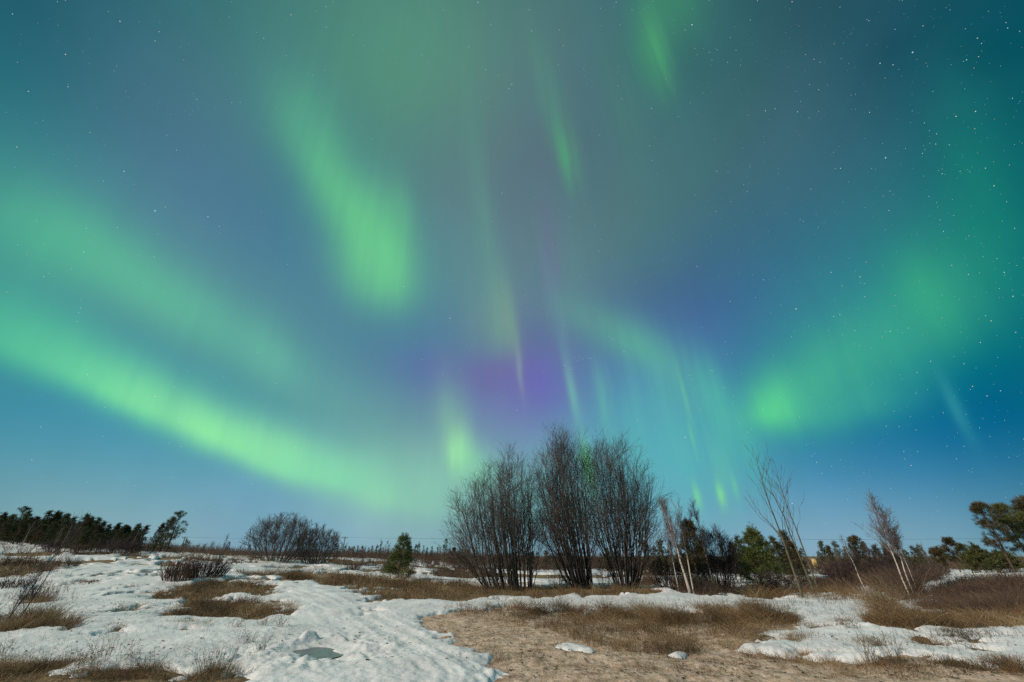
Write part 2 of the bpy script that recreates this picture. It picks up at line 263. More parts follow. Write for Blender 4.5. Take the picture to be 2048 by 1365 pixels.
def snow_field(x, y):
    """snow depth (m, negative = none) and grassiness"""
    r = np.hypot(x, y); j = .22 + .02 * r
    nx = x + j * .75 * fbm(x, y, 1.0, 4, 4) * 1.0; ny = y + j * (1.0 + .05 * r) * fbm(x, y, .9, 5, 5)
    nx = nx + .045 * fbm(x, y, 5., 2, 52); ny = ny + .07 * fbm(x, y, 5., 2, 53)
    d = np.full(x.shape, 50.); gr = np.zeros(x.shape)
    for p, g in BW:
        s = sdf(p, nx, ny); gr = np.maximum(gr, g * sst(.5 - s / .6)); d = np.minimum(d, s)
    for p in IW: d = np.maximum(d, -sdf(p, nx, ny, 8) if True else d) if False else np.where(sdf(p, x + .05 * fbm(x, y, 3, 2, 8), y + .08 * fbm(x, y, 3, 2, 9)) < 0, np.maximum(d, -sdf(p, x + .05 * fbm(x, y, 3, 2, 8), y + .08 * fbm(x, y, 3, 2, 9))), d)
    # far off: patchy melt
    far = sst((r - 26) / 25); lat = sst((x + 60) / 50) * .25
    nf = fbm(x, y, .11, 4, 6) + .35 * fbm(x, y, .6, 2, 7)
    d = np.minimum(d, np.where(far > 0, (nf + .42 - .1 * far - lat) * 4 / np.maximum(far, .01), 50))
    belt = sst((r - 78 - 40 * sst((-x - 35) / 25)) / 14); d = np.where(belt > 0, np.minimum(d, (.3 + nf - belt * 1.2) * 4), d)
    gr = np.maximum(gr, far * .8)
    dp = sdf(PW, x, y)
    d = np.minimum(d, dp + .03 * fbm(x, y, 4, 3, 19))
    return d, gr, dp
ROAD = np.array([unproj(*q) for q in [(500,1152),(560,1172),(630,1192),(700,1218),(770,1255),(850,1300),(930,1350)]] + [np.array([-.2, 4.]), np.array([.3, -2.])])
def road_dist(x, y):
    best = np.full(x.shape, 1e9); side = np.zeros(x.shape)
    for a, b in zip(ROAD[:-1], ROAD[1:]):
        e = b - a; L = np.hypot(*e); wx, wy = x - a[0], y - a[1]; t = np.clip((wx * e[0] + wy * e[1]) / L ** 2, 0, 1)
        dd = np.hypot(wx - e[0] * t, wy - e[1] * t); sg = np.sign(wx * e[1] - wy * e[0]); m = dd < best; best = np.where(m, dd, best); side = np.where(m, dd * sg, side)
    return side
cone = unproj(613, 1284)
def snow_depth(x, y):
    d, gr, dp = snow_field(x, y); r = np.hypot(x, y)
    edge = np.clip(d, -.6, 50)
    full = (.075 + .03 * fbm(x, y, .5, 3, 10)) * (1 + .5 * sst((r - 12) / 10))
    t = np.where(edge > 0, full * (1 - np.exp(-edge / .16)), edge * .5 - .004)
    lump = np.abs(fbm(x, y, 2.6, 3, 11)); near = 1 - sst((r - 12) / 14); on = sst(edge / .15)
    rd = road_dist(x, y); rw = np.exp(-(rd / 1.7) ** 4)
    rough = sst(fbm(x, y, .3, 2, 12) * 1.3 + .45) * (1 - .75 * rw)
    pl = np.exp(-((x - PW[:, 0].mean()) ** 2 + (y - PW[:, 1].mean()) ** 2) / 2.2)       # broken slush round the puddle
    t += on * ((.014 * fbm(x, y, 1.1, 3, 13) + .026 * lump * rough * (.4 + .6 * near)) * (1 - .8 * rw) + .03 * fbm(x, y, .28, 2, 51) + .006 * fbm(x, y, 4.3, 3, 18) + pl * .13 * np.abs(fbm(x, y, 2.2, 3, 14)) + .010 * fbm(x, y, 7, 2, 15) * near)
    t += on * rw * (.007 * np.cos(rd * 15 + .8 * fbm(x, y, .4, 2, 16)) * np.exp(-(rd / 1.5) ** 2) + .020 * fbm(rd * 2.6, y * .25, 1, 3, 17))
    q = np.hypot((x - cone[0]) / (.20 + .08 * np.sign(x - cone[0])), (y - cone[1]) / .26) + .12 * fbm(x, y, 4, 2, 44); t += .17 * np.clip(1 - q, 0, 1) ** .85 * (r < 14)
    t = np.where(t > 0, t * (.12 + .88 * sst(dp / .55)), t)
    return t, d, gr
# ------------------------------------------------------------------ materials
def mat(name, c1, c2=None, scale=4.0, rough=.85, bump=0., bscale=40., detail=4, spec=.3, coord='Object', lo=.35, hi=.65):
    m = bpy.data.materials.new(name); m.use_nodes = True; t = m.node_tree; b = t.nodes['Principled BSDF']
    b.inputs['Roughness'].default_value = rough; b.inputs['Specular IOR Level'].default_value = spec
    c = t.nodes.new('ShaderNodeTexCoord'); m['_'] = 0
    if c2:
        n = t.nodes.new('ShaderNodeTexNoise'); n.inputs['Scale'].default_value = scale; n.inputs['Detail'].default_value = detail; t.links.new(c.outputs[coord], n.inputs['Vector'])
        r = t.nodes.new('ShaderNodeValToRGB'); r.color_ramp.elements[0].position = lo; r.color_ramp.elements[1].position = hi
        r.color_ramp.elements[0].color = (*c1, 1); r.color_ramp.elements[1].color = (*c2, 1); t.links.new(n.outputs['Fac'], r.inputs[0]); t.links.new(r.outputs[0], b.inputs['Base Color'])
    else: b.inputs['Base Color'].default_value = (*c1, 1)
    if bump:
        n2 = t.nodes.new('ShaderNodeTexNoise'); n2.inputs['Scale'].default_value = bscale; n2.inputs['Detail'].default_value = 5; t.links.new(c.outputs[coord], n2.inputs['Vector'])
        bp = t.nodes.new('ShaderNodeBump'); bp.inputs['Strength'].default_value = bump; bp.inputs['Distance'].default_value = .02; t.links.new(n2.outputs['Fac'], bp.inputs['Height']); t.links.new(bp.outputs[0], b.inputs['Normal'])
    return m
M_willow = mat('willow_bark', (.040, .033, .029), (.10, .08, .068), 3, bump=.3)
M_twig = mat('willow_twig', (.068, .053, .046), (.17, .13, .112), 2)
M_greytwig = mat('grey_twig', (.09, .078, .07), (.19, .15, .135), 2)
M_purp = mat('dark_shrub_twig', (.04, .026, .026), (.10, .066, .062), 2)
M_rust = mat('rusty_twig', (.07, .038, .026), (.17, .10, .065), 2)
M_birch = mat('birch_bark', (.20, .16, .13), (.55, .46, .38), 9, bump=.2, lo=.35, hi=.5)
M_birchtwig = mat('birch_twig', (.12, .092, .088), (.26, .205, .195), 2)
M_aspen = mat('aspen_bark', (.075, .068, .042), (.16, .145, .085), 6)
M_pbark = mat('pine_bark', (.05, .035, .028), (.11, .075, .055), 8, bump=.4)
M_pine = mat('pine_needles', (.048, .064, .022), (.13, .13, .042), 1.6, rough=.7)
M_pined = mat('pine_needles_rusty', (.042, .050, .020), (.125, .085, .036), 1.3, rough=.7)
M_spruce = mat('spruce_needles', (.055, .085, .020), (.17, .19, .045), 1.8, rough=.7)
def tinted(name, cols):
    m = bpy.data.materials.new(name); m.use_nodes = True; t = m.node_tree; b = t.nodes['Principled BSDF']; b.inputs['Roughness'].default_value = .8
    a = t.nodes.new('ShaderNodeAttribute'); a.attribute_name = 'tint'; r = t.nodes.new('ShaderNodeValToRGB'); e = r.color_ramp.elements
    while len(e) < len(cols): e.new(.5)
    for i, c in enumerate(cols): e[i].position = i / (len(cols) - 1); e[i].color = (*c, 1)
    t.links.new(a.outputs['Fac'], r.inputs[0]); t.links.new(r.outputs[0], b.inputs['Base Color']); return m
M_grass = tinted('dry_grass_blade', [(.050, .050, .020), (.145, .078, .034), (.22, .128, .055), (.34, .22, .105), (.50, .38, .22)])
M_brush = tinted('brush_twig', [(.045, .028, .024), (.10, .058, .04), (.17, .098, .062), (.24, .17, .10)])
M_weed = mat('weed_stalk', (.10, .07, .035), (.27, .19, .11), 9)
M_leaf = mat('dead_leaf', (.035, .02, .012), (.12, .065, .035), 9)
M_pole = mat('weathered_wood', (.10, .07, .05), (.2, .14, .1), 7)
M_wire = mat('wire_metal', (.08, .08, .08), None, rough=.5)
M_ceramic = mat('insulator_glaze', (.45, .42, .38), None, rough=.2)
M_yel = mat('yellow_paint', (.80, .55, .18), (.85, .62, .25), 6, rough=.5)
M_grey = mat('grey_metal', (.35, .34, .31), (.42, .4, .37), 6, rough=.5)
# ------------------------------------------------------------------ ground and snow sheets
def polar_grid(na_front, nr_scale, rmin=.6):
    th = np.concatenate([np.linspace(-180, -62, 40, endpoint=False), np.linspace(-62, 62, na_front), np.linspace(62, 180, 40, endpoint=False)[1:]])
    th = np.radians(th)
    rr = np.concatenate([np.linspace(rmin, 4, int(14 * nr_scale), endpoint=False), np.geomspace(4, 60, int(400 * nr_scale), endpoint=False), np.geomspace(60, 3500, int(110 * nr_scale))])
    A, Rr = np.meshgrid(th, rr); x = Rr * np.sin(A); y = Rr * np.cos(A); nr, na = A.shape
    i = np.arange(nr - 1)[:, None] * na; j = np.arange(na); j2 = (j + 1) % na
    F = np.stack([i + j, i + j2, i + na + j2, i + na + j], -1).reshape(-1, 4)
    return x.ravel(), y.ravel(), F[:, ::-1], na
x, y, F, na = polar_grid(420, .7)
d_, gr_, dp_ = snow_field(x, y)
z = H(x, y); z -= .06 * sst(.45 - dp_ / .3)
cidx = len(x); x = np.append(x, 0); y = np.append(y, 0); z = np.append(z, z[:na].mean()); gr_ = np.append(gr_, 0); dp_ = np.append(dp_, 50)
V = np.stack([x, y, z], -1)
wet = np.maximum(sst(1 - dp_ / .35), .65 * np.exp(-(np.append(d_, 50) / .16) ** 2))
g_me = mesh('ground', V, F, True, {'grassy': gr_, 'wet': wet})
m = bpy.data.materials.new('sandy_ground'); m.use_nodes = True; t = m.node_tree; b = t.nodes['Principled BSDF']; L = t.links.new
def nd(tr, ty, **kw):
    n = tr.nodes.new(ty)
    for k, v in kw.items():
        if hasattr(n, k): setattr(n, k, v)
        else: n.inputs[k.replace('_', ' ')].default_value = v
    return n
geo = nd(t, 'ShaderNodeNewGeometry')
def ramp(tr, src, p0, c0, p1, c1):
    r = tr.nodes.new('ShaderNodeValToRGB'); e = r.color_ramp.elements; e[0].position = p0; e[1].position = p1; e[0].color = (*c0, 1); e[1].color = (*c1, 1); tr.links.new(src, r.inputs[0]); return r.outputs[0]
n1 = nd(t, 'ShaderNodeTexNoise', Scale=1.3, Detail=6.); L(geo.outputs['Position'], n1.inputs['Vector'])
n2 = nd(t, 'ShaderNodeTexNoise', Scale=14., Detail=5.); L(geo.outputs['Position'], n2.inputs['Vector'])
n3 = nd(t, 'ShaderNodeTexNoise', Scale=5., Detail=6.); L(geo.outputs['Position'], n3.inputs['Vector'])
sand = ramp(t, n1.outputs['Fac'], .35, (.55, .395, .290), .65, (.70, .525, .395))
lit = ramp(t, n2.outputs['Fac'], .35, (.13, .085, .045), .68, (.33, .23, .13))
at = nd(t, 'ShaderNodeAttribute', attribute_name='grassy'); aw = nd(t, 'ShaderNodeAttribute', attribute_name='wet')
ma = nd(t, 'ShaderNodeMath', operation='MULTIPLY_ADD'); L(at.outputs['Fac'], ma.inputs[0]); ma.inputs[1].default_value = 1.1; 
mb = nd(t, 'ShaderNodeMath', operation='SUBTRACT'); L(n3.outputs['Fac'], mb.inputs[0]); mb.inputs[1].default_value = .53; L(mb.outputs[0], ma.inputs[2])
mc = nd(t, 'ShaderNodeMath', operation='MULTIPLY', use_clamp=True); L(ma.outputs[0], mc.inputs[0]); mc.inputs[1].default_value = 2.8
mx = nd(t, 'ShaderNodeMix', data_type='RGBA'); L(mc.outputs[0], mx.inputs[0]); L(sand, mx.inputs[6]); L(lit, mx.inputs[7])
mw = nd(t, 'ShaderNodeMix', data_type='RGBA', blend_type='MULTIPLY'); L(aw.outputs['Fac'], mw.inputs[0]); L(mx.outputs[2], mw.inputs[6]); mw.inputs[7].default_value = (.5, .42, .4, 1)
L(mw.outputs[2], b.inputs['Base Color']); b.inputs['Roughness'].default_value = .95; b.inputs['Specular IOR Level'].default_value = .1
bp = nd(t, 'ShaderNodeBump', Strength=.8, Distance=.05); L(n2.outputs['Fac'], bp.inputs['Height']); L(bp.outputs[0], b.inputs['Normal'])
go = link('ground', g_me, m); tag(go, kind='structure')
x, y, F, na = polar_grid(720, 1.0)
t_, d_, gr_ = snow_depth(x, y); r_ = np.hypot(x, y)
hl = HL(x, y); hh = H(x, y); k_ = np.exp(-np.maximum(t_, 0) / .035); z = hl * (1 - k_) + hh * k_ + t_ * (1 + .6 * sst((r_ - 25) / 30))
keep = ((t_ > -.03) & (r_ < 260))
F = F[keep[F].any(1)]; used = np.unique(F); rem = np.zeros(len(x), np.int64); rem[used] = np.arange(len(used))
s_me = mesh('snow', np.stack([x, y, z], -1)[used], rem[F], True)
m = bpy.data.materials.new('old_snow'); m.use_nodes = True; t = m.node_tree; b = t.nodes['Principled BSDF']; L = t.links.new
geo = nd(t, 'ShaderNodeNewGeometry')
n1 = nd(t, 'ShaderNodeTexNoise', Scale=.9, Detail=7.); L(geo.outputs['Position'], n1.inputs['Vector'])
n2 = nd(t, 'ShaderNodeTexNoise', Scale=9., Detail=6.); L(geo.outputs['Position'], n2.inputs['Vector'])
n3 = nd(t, 'ShaderNodeTexNoise', Scale=16., Detail=2.); L(geo.outputs['Position'], n3.inputs['Vector'])
sn = ramp(t, n1.outputs['Fac'], .3, (.66, .63, .605), .7, (.83, .80, .77))
dk = ramp(t, n3.outputs['Fac'], .70, (1, 1, 1), .76, (.35, .3, .25))
mm = nd(t, 'ShaderNodeMix', data_type='RGBA', blend_type='MULTIPLY'); mm.inputs[0].default_value = .8; L(sn, mm.inputs[6]); L(dk, mm.inputs[7])
L(mm.outputs[2], b.inputs['Base Color']); b.inputs['Roughness'].default_value = .55; b.inputs['Specular IOR Level'].default_value = .25
bp = nd(t, 'ShaderNodeBump', Strength=.75, Distance=.035); L(n2.outputs['Fac'], bp.inputs['Height']); L(bp.outputs[0], b.inputs['Normal'])
tag(link('snow', s_me, m), kind='structure')
# meltwater puddle
pc = PW.mean(0); pz = h1(*pc) - .004
ang = np.linspace(0, 2 * np.pi, 25)[:-1]; ex = (PW[:, 0].max() - PW[:, 0].min()) / 2 + .12; ey = (PW[:, 1].max() - PW[:, 1].min()) / 2 + .12
PV = np.concatenate([[[pc[0], pc[1], pz]], np.stack([pc[0] + ex * np.cos(ang), pc[1] + ey * np.sin(ang), np.full(24, pz)], -1)])
PF = np.array([(0, i + 1, (i + 1) % 24 + 1) for i in range(24)])
M_water = mat('meltwater', (.17, .155, .14), (.12, .115, .11), 3, rough=.3, spec=.3)
tag(link('puddle_water', mesh('puddle_water', PV, PF), M_water), kind='structure')
# ------------------------------------------------------------------ stars: small far bodies
rng = np.random.default_rng(11)
KS = [(1384,50,3),(1825,105,3),(1933,120,2),(1786,130,2),(1760,127,2),(1531,222,2),(1595,224,2),(1771,316,3),(1912,233,2),(1951,223,2),(1988,372,2),(1681,337,2),(310,422,3),(416,434,2),(131,109,2),(900,637,3),(807,573,2),(1662,545,2),(1720,554,2),(1592,618,3),(1394,533,2),(2026,593,2),(1226,678,2),(1248,704,2),(1148,716,1),(1158,715,1),(1166,718,2),(1175,716,1),(1181,717,2),(1154,722,1),(1140,739,2),(1142,735,1),(1130,731,2),(1370,875,3),(1633,925,2),(1822,931,2),(1584,1007,3),(1974,792,2),(1945,773,2),(1928,728,2),(1034,821,2),(1447,776,2),(1424,742,2),(1404,655,1),(1780,663,2),(1560,795,1),(1527,560,2),(1460,603,2),(1982,642,2),(1472,101,1),(1584,4,2),(1900,20,1),(240,43,2),(480,205,1),(582,30,2),(956,5,2),(844,110,1),(248,343,2),(180,265,1),(235,455,1),(316,468,1),(548,690,1),(310,793,2),(210,815,1),(590,895,1),(154,643,1),(1116,130,1),(1236,172,1),(1303,217,2),(1240,50,1),(1030,268,1),(1202,480,1),(1345,480,1),(1118,420,1),(1390,390,1),(1500,330,1),(1600,440,1),(1850,300,1),(1880,440,1)]
dirs, sz = [], []
for a, b_, s in KS: dirs.append(ray(a, b_)); sz.append((0, .0005, .00072, .0011)[s])
cnt = 0
while cnt < 2600:
    px, py = rng.uniform(-200, 2250), rng.uniform(-300, 1060)
    pr = .30 + .70 * sst((px - 700) / 900) * (1 - .75 * sst((py - 850) / 200))
    if rng.random() > pr: continue
    dirs.append(ray(px, py)); sz.append(.00022 + .00042 * rng.random() ** 4); cnt += 1
dirs = np.array(dirs); sz = np.array(sz); RS = 9000.
oc = np.array([(1, 0, 0), (-1, 0, 0), (0, 1, 0), (0, -1, 0), (0, 0, 1), (0, 0, -1)], float)
of = np.array([(0, 2, 4), (2, 1, 4), (1, 3, 4), (3, 0, 4), (2, 0, 5), (1, 2, 5), (3, 1, 5), (0, 3, 5)])
SV = (dirs * RS)[:, None] + oc * (sz * RS)[:, None, None]; SF = of + (np.arange(len(dirs)) * 6)[:, None, None]
m = bpy.data.materials.new('starlight'); m.use_nodes = True; t = m.node_tree; t.nodes.remove(t.nodes['Principled BSDF'])
em = t.nodes.new('ShaderNodeEmission'); em.inputs[1].default_value = 1.0
sa = t.nodes.new('ShaderNodeAttribute'); sa.attribute_name = 'tint'; sr = t.nodes.new('ShaderNodeValToRGB'); t.links.new(sa.outputs['Fac'], sr.inputs[0]); t.links.new(sr.outputs[0], em.inputs[0])
sr.color_ramp.elements[0].color = (.45, .8, 1.1, 1); sr.color_ramp.elements[1].color = (1.1, .8, .55, 1); e_ = sr.color_ramp.elements.new(.55); e_.color = (.95, 1, 1.05, 1)
t.links.new(em.outputs[0], t.nodes['Material Output'].inputs[0]); m.cycles.emission_sampling = 'NONE'
tag(link('stars', mesh('stars', SV.reshape(-1, 3), SF.reshape(-1, 3), attrs={'tint': np.repeat(rng.random(len(dirs)), 6)}), m), 'fine scatter of white stars across the night sky', 'stars', kind='stuff')
# ------------------------------------------------------------------ bare trees
def bezier_stems(rng, n, base_r, W, Htop, k=7, low=.45, peak=0., flat=.75, r0=(.03, .05), off=0., curve=1.35):
    """stems of a many-stemmed willow: fan out of a small base and end on a rounded envelope (peak: where, -1..1, the top is)"""
    ii = np.arange(n); a = ii * 2.39996 + rng.uniform(0, 6.28) + rng.normal(size=n) * .25; q = np.sqrt((ii + rng.uniform(.1, .9, n)) / n)
    ux, uy = q * np.cos(a), q * np.sin(a)
    bx, by = base_r * ux, base_r * .6 * uy
    tx = off + W * ux; ty = W * flat * uy
    e = np.where(ux > peak, (ux - peak) / (1 - peak), (peak - ux) / (1 + peak)); e = np.hypot(e, .8 * uy)
    hz = Htop * (low + (1 - low) * np.sqrt(np.clip(1 - e ** 2, 0, 1))) * rng.uniform(.9, 1.02, n)
    s = np.linspace(0, 1, k); lat = 1 - (1 - s) ** curve
    P = np.empty((n, k, 3)); P[..., 0] = bx[:, None] + (tx - bx)[:, None] * lat; P[..., 1] = by[:, None] + (ty - by)[:, None] * lat; P[..., 2] = hz[:, None] * s ** 1.1 - .06
    w = rng.normal(size=P.shape) * .014 * Htop * s[:, None] ** .7; w[:, 0] = 0; w[..., 2] *= .3; P += w
    rr = rng.uniform(*r0, n)[:, None] * (1 - .88 * s)
    return P, rr
def willow(loc, label, seed, n, base_r, W, Htop, low, peak, group, name='bare_willow', dens=1.0, mt=M_willow, mw=M_twig, r0=(.025, .055), tw=.0058, off=0., curve=1.35, skirt=0):
    rng = np.random.default_rng(seed); t = thing(name, loc, label, 'willow' if 'willow' in name else 'bush', group)
    s = Htop / 8.
    P, Rr = bezier_stems(rng, n, base_r, W * .9, Htop * .92, low=low, peak=peak, r0=r0, off=off, curve=curve)
    if skirt:                              # low outward arching stems
        P2, R2 = bezier_stems(rng, skirt, base_r, W * 1.05, Htop * .5, low=.35, peak=peak, r0=(r0[0] * .6, r0[1] * .6), off=off, curve=1.7); P = np.concatenate([P, P2]); Rr = np.concatenate([Rr, R2])
    for i in range(len(P)):
        V, F = tubes(P[i:i + 1], Rr[i:i + 1], 5); link('stem', mesh('stem', V, F, True), mt, t)
    A1, Q1 = branches(rng, P, Rr, 7, .12, .93, (1.8 * s, 3.2 * s), (12, 34), .08, 6, .025, .6, .25, .72, tw * 1.4)
    B1, R1 = branches(rng, np.concatenate([P[:, 2:], A1[:, 1:]]), np.concatenate([Rr[:, 2:], Q1[:, 1:]]) if P.shape[1] - 2 == A1.shape[1] - 1 else None, int(5 * dens), .1, 1., (.6 * s, 1.4 * s), (20, 50), .18, 4, .03, .6, .4, .4, tw)
    B2, R2 = branches(rng, B1, R1, 3, .15, .98, (.35 * s, .85 * s), (20, 50), .16, 3, .035, .7, .5, .4, tw * .85)
    V, F = join([tubes(A1, Q1), tubes(B1, R1), tubes(B2, R2)]); link('crown', mesh('crown', V, F), mw, t)
    return t
WG = 'leafless willow clumps in the centre'
willow(atY(1018, 25.8), 'bare willow clump with the widest base, leftmost of the three big clumps', 21, 42, 1.45, 2.75, 8.0, .40, .55, WG, off=-.75, skirt=10)
willow(atY(1166, 25.5), 'tallest bare willow clump, narrow and upright, between the two other big clumps', 22, 38, .65, 1.75, 9.3, .55, .1, WG, off=-.85, skirt=8)
willow(atY(1253, 25.3), 'bare willow clump with a crown swelling right, rightmost of the three big clumps', 23, 36, .55, 2.3, 9.3, .46, -.4, WG, off=.15, skirt=8)
# rounded bushes by the horizon
DB = 'domed leafless bushes on the horizon'
willow(atY(552, 54), 'large domed leafless bush on the horizon, the wider and greyer one', 31, 46, 1.6, 4.4, 5.8, .35, .1, DB, 'bare_bush', 1., M_greytwig, M_greytwig, (.025, .05), .011, curve=1.9)
willow(atY(628, 55), 'smaller domed leafless bush leaning right beside the wide grey bush', 32, 34, 1.2, 3.3, 4.7, .35, 0, DB, 'bare_bush', 1., M_greytwig, M_greytwig, (.025, .05), .011, curve=1.8)
willow(atY(1443, 27), 'dense rounded purple-brown bush right of the forked birch', 33, 34, .55, 1.5, 3.7, .5, 0, None, 'bare_bush', 1., M_purp, M_purp, (.012, .025), .006, curve=1.8)
willow(atY(1402, 29), 'thin purple-brown bush behind the forked birch', 34, 18, .5, 1.2, 2.8, .5, 0, None, 'bare_bush', .8, M_purp, M_purp, (.012, .025), .006, curve=1.8)
willow(atY(1772, 24), 'brown thicket bush behind the leaning white birches', 35, 24, .8, 1.7, 2.1, .5, 0, None, 'bare_bush', .9, M_purp, M_purp, (.012, .02), .006, curve=1.8)
willow(atY(1555, 24), 'low dark bush at the foot of the tall thin aspens', 36, 26, .5, 1.1, 1.3, .5, 0, None, 'bare_bush', .8, M_purp, M_purp, (.01, .018), .005, curve=1.8)
def hgt_to(px, py, loc):                # height of a tree at loc whose top is seen at row py
    x, y, z = loc; t = math.tan(math.atan((682.5 - py) / FP) + R(PITCH)); return EYE + y * t - z
def TH(px, Y, py): return hgt_to(px, py, atY(px, Y))
for sd, px, Y, top, W_, lb in [(37, 1345, 27, 1100, 1.3, 'brown twiggy bush just right of the rightmost willow clump'), (38, 1480, 33, 1098, 1.6, 'reddish bare bush filling the gap left of the conical spruce'), (39, 1690, 30, 1118, 1.5, 'low brown bare bush behind the slim weathered birch'), (40, 1716, 27, 1105, 1.2, 'upright brown bush touching the round-topped pine'), (29, 1806, 22, 1112, 1.3, 'brown twiggy bush left of the white birches on the mound side'), (30, 1868, 27, 1122, 1.4, 'low bare bush on the crest right of the white birches')]:
    willow(atY(px, Y), lb, sd, 20, .45, W_, TH(px, Y, top), .5, 0, None, 'bare_bush', .9, M_purp, M_purp, (.012, .022), .006, curve=1.8)
# trees with one leading trunk
def trunk_line(rng, hgt, lean, k=9, wob=.012):
    s = np.linspace(0, 1, k); P = np.zeros((1, k, 3)); P[0, :, 0] = lean[0] * s; P[0, :, 1] = lean[1] * s; P[0, :, 2] = hgt * s - .08 * (1 - s)
    w = rng.normal(size=(k, 3)) * wob * hgt; w[0] = 0; w[:, 2] = 0; P[0] += w * s[:, None]; return P
def bare_tree(name, loc, label, cat, seed, hgt, r, lean=(0, 0), nb=26, bl=(.5, 1.3), ba=(22, 45), up=.35, t0=.3, nt=6, tl=(.2, .6), mt=M_birch, mw=M_birchtwig, group=None, tw=.005, n3=0, taper=.55, wob=.012):
    rng = np.random.default_rng(seed); t = thing(name, loc, label, cat, group)
    P = trunk_line(rng, hgt, lean, wob=wob); s = np.linspace(0, 1, P.shape[1]); Rr = (r * (1 - .88 * s))[None]
    V, F = tubes(P, Rr, 7); link('trunk', mesh('trunk', V, F, True), mt, t)
    B1, R1 = branches(rng, P, Rr, nb, t0, .98, bl, ba, up, 5, .05, .45, .3, taper, tw * 1.2)
    B2, R2 = branches(rng, B1, R1, nt, .15, 1., tl, (20, 45), up * .6, 4, .06, .6, .4, .4, tw)
    ps = [tubes(B1, R1), tubes(B2, R2)]
    if n3: ps.append(tubes(*branches(rng, B2, R2, n3, .2, 1., (tl[0] * .5, tl[1] * .6), (20, 50), .1, 3, .05, .7, .5, .3, tw * .9)))
    V, F = join(ps); link('crown', mesh('crown', V, F), mw, t); return t
BG = 'pale birches right of the willows'
bare_tree('birch_tree', atY(1383, 21.5), 'white birch with the thickest pale trunk, leaning left beside the right willow clump', 'birch', 41, TH(1383, 21.5, 1015), .06, (-.5, .2), 30, (.6, 1.5), (14, 34), .5, .42, 8, (.2, .5), group=BG, n3=1)
bare_tree('birch_tree', atY(1379, 21.7), 'slender pale birch trunk sprouting from the same foot as the thickest birch', 'birch', 42, TH(1383, 21.5, 1030), .035, (-.2, .4), 24, (.5, 1.2), (14, 34), .5, .45, 7, (.2, .5), group=BG, n3=1)
bare_tree('birch_tree', atY(1388, 22.1), 'straight pale birch rising on the right of the forked pair', 'birch', 43, TH(1388, 22.1, 1002), .04, (.05, .2), 26, (.5, 1.2), (14, 32), .5, .4, 7, (.2, .5), group=BG, n3=1)
bare_tree('birch_tree', atY(1430, 25.5), 'feathery purple-twigged birch poking up behind the dense round bush', 'birch', 44, TH(1425, 25.5, 1012), .045, (-.1, .2), 40, (.4, 1.1), (14, 30), .5, .3, 7, (.2, .5), group=BG, n3=1)
bare_tree('birch_tree', atY(1358, 24), 'faint thin birch showing between the right willow and the thickest birch', 'birch', 48, TH(1358, 24, 1012), .03, (-.1, .2), 30, (.5, 1.2), (14, 34), .5, .3, 7, (.2, .5), group=BG, n3=1)
bare_tree('birch_tree', atY(1412, 27), 'thin grey birch close left of the feathery purple-twigged one', 'birch', 49, TH(1412, 27, 1030), .03, (-.05, .2), 30, (.5, 1.2), (14, 34), .5, .3, 7, (.2, .5), group=BG, n3=1)
bare_tree('birch_tree', atY(1462, 30), 'small bare birch emerging from the right side of the round bush', 'birch', 50, TH(1462, 30, 1058), .03, (-.05, .2), 26, (.4, 1.), (14, 34), .5, .3, 6, (.2, .5), group=BG, n3=1)
AG = 'thin bare aspens'
bare_tree('aspen_tree', atY(1608, 20.3), 'tallest of three thin bare aspens, standing nearest with a long left side', 'aspen', 45, TH(1608, 20.3, 915), .055, (-.25, .2), 13, (1.2, 2.6), (30, 58), .75, .3, 3, (.3, .9), M_aspen, M_aspen, AG, .007, taper=.65, wob=.009)
bare_tree('aspen_tree', atY(1632, 22.3), 'middle of three thin bare aspens, a little set back', 'aspen', 46, TH(1632, 22.3, 948), .05, (-.5, .3), 10, (1.0, 2.0), (30, 58), .75, .34, 3, (.3, .8), M_aspen, M_aspen, AG, .007, taper=.65, wob=.009)
bare_tree('aspen_tree', atY(1641, 23.3), 'right-hand of three thin bare aspens, with branches spreading right', 'aspen', 47, TH(1641, 23.3, 935), .05, (-.2, .3), 13, (1.1, 2.4), (30, 58), .75, .26, 3, (.3, .8), M_aspen, M_aspen, AG, .007, taper=.65, wob=.009)
RG = 'leaning white birches below the brown mound'
bare_tree('birch_tree', atY(1824, 17.2), 'leaning white birch with the longest clean trunk, in front of the brown mound', 'birch', 51, TH(1824, 17.2, 1012), .032, (.15, .1), 30, (.45, 1.25), (22, 50), .4, .45, 8, (.15, .45), group=RG, n3=2)
bare_tree('birch_tree', atY(1832, 17.6), 'crooked white birch right of the longest clean trunk', 'birch', 52, TH(1832, 17.6, 1035), .034, (.1, .1), 28, (.45, 1.15), (22, 50), .4, .42, 8, (.15, .45), group=RG, n3=2, wob=.02)
bare_tree('birch_tree', atY(1838, 18.2), 'short thin birch standing more upright on the right of the white group', 'birch', 53, TH(1838, 18.2, 1070), .02, (.1, .1), 22, (.3, .7), (20, 40), .4, .4, 6, (.15, .4), group=RG, n3=1)
bare_tree('birch_tree', atY(1738, 19.5), 'slim weathered birch leaning left alone at the edge of the snow hollow', 'birch', 54, TH(1738, 19.5, 1082), .028, (-.15, .1), 16, (.25, .6), (15, 35), .5, .5, 5, (.12, .35), M_birch, M_greytwig, RG)
LG = 'pale bare birches in front of the pine wood'
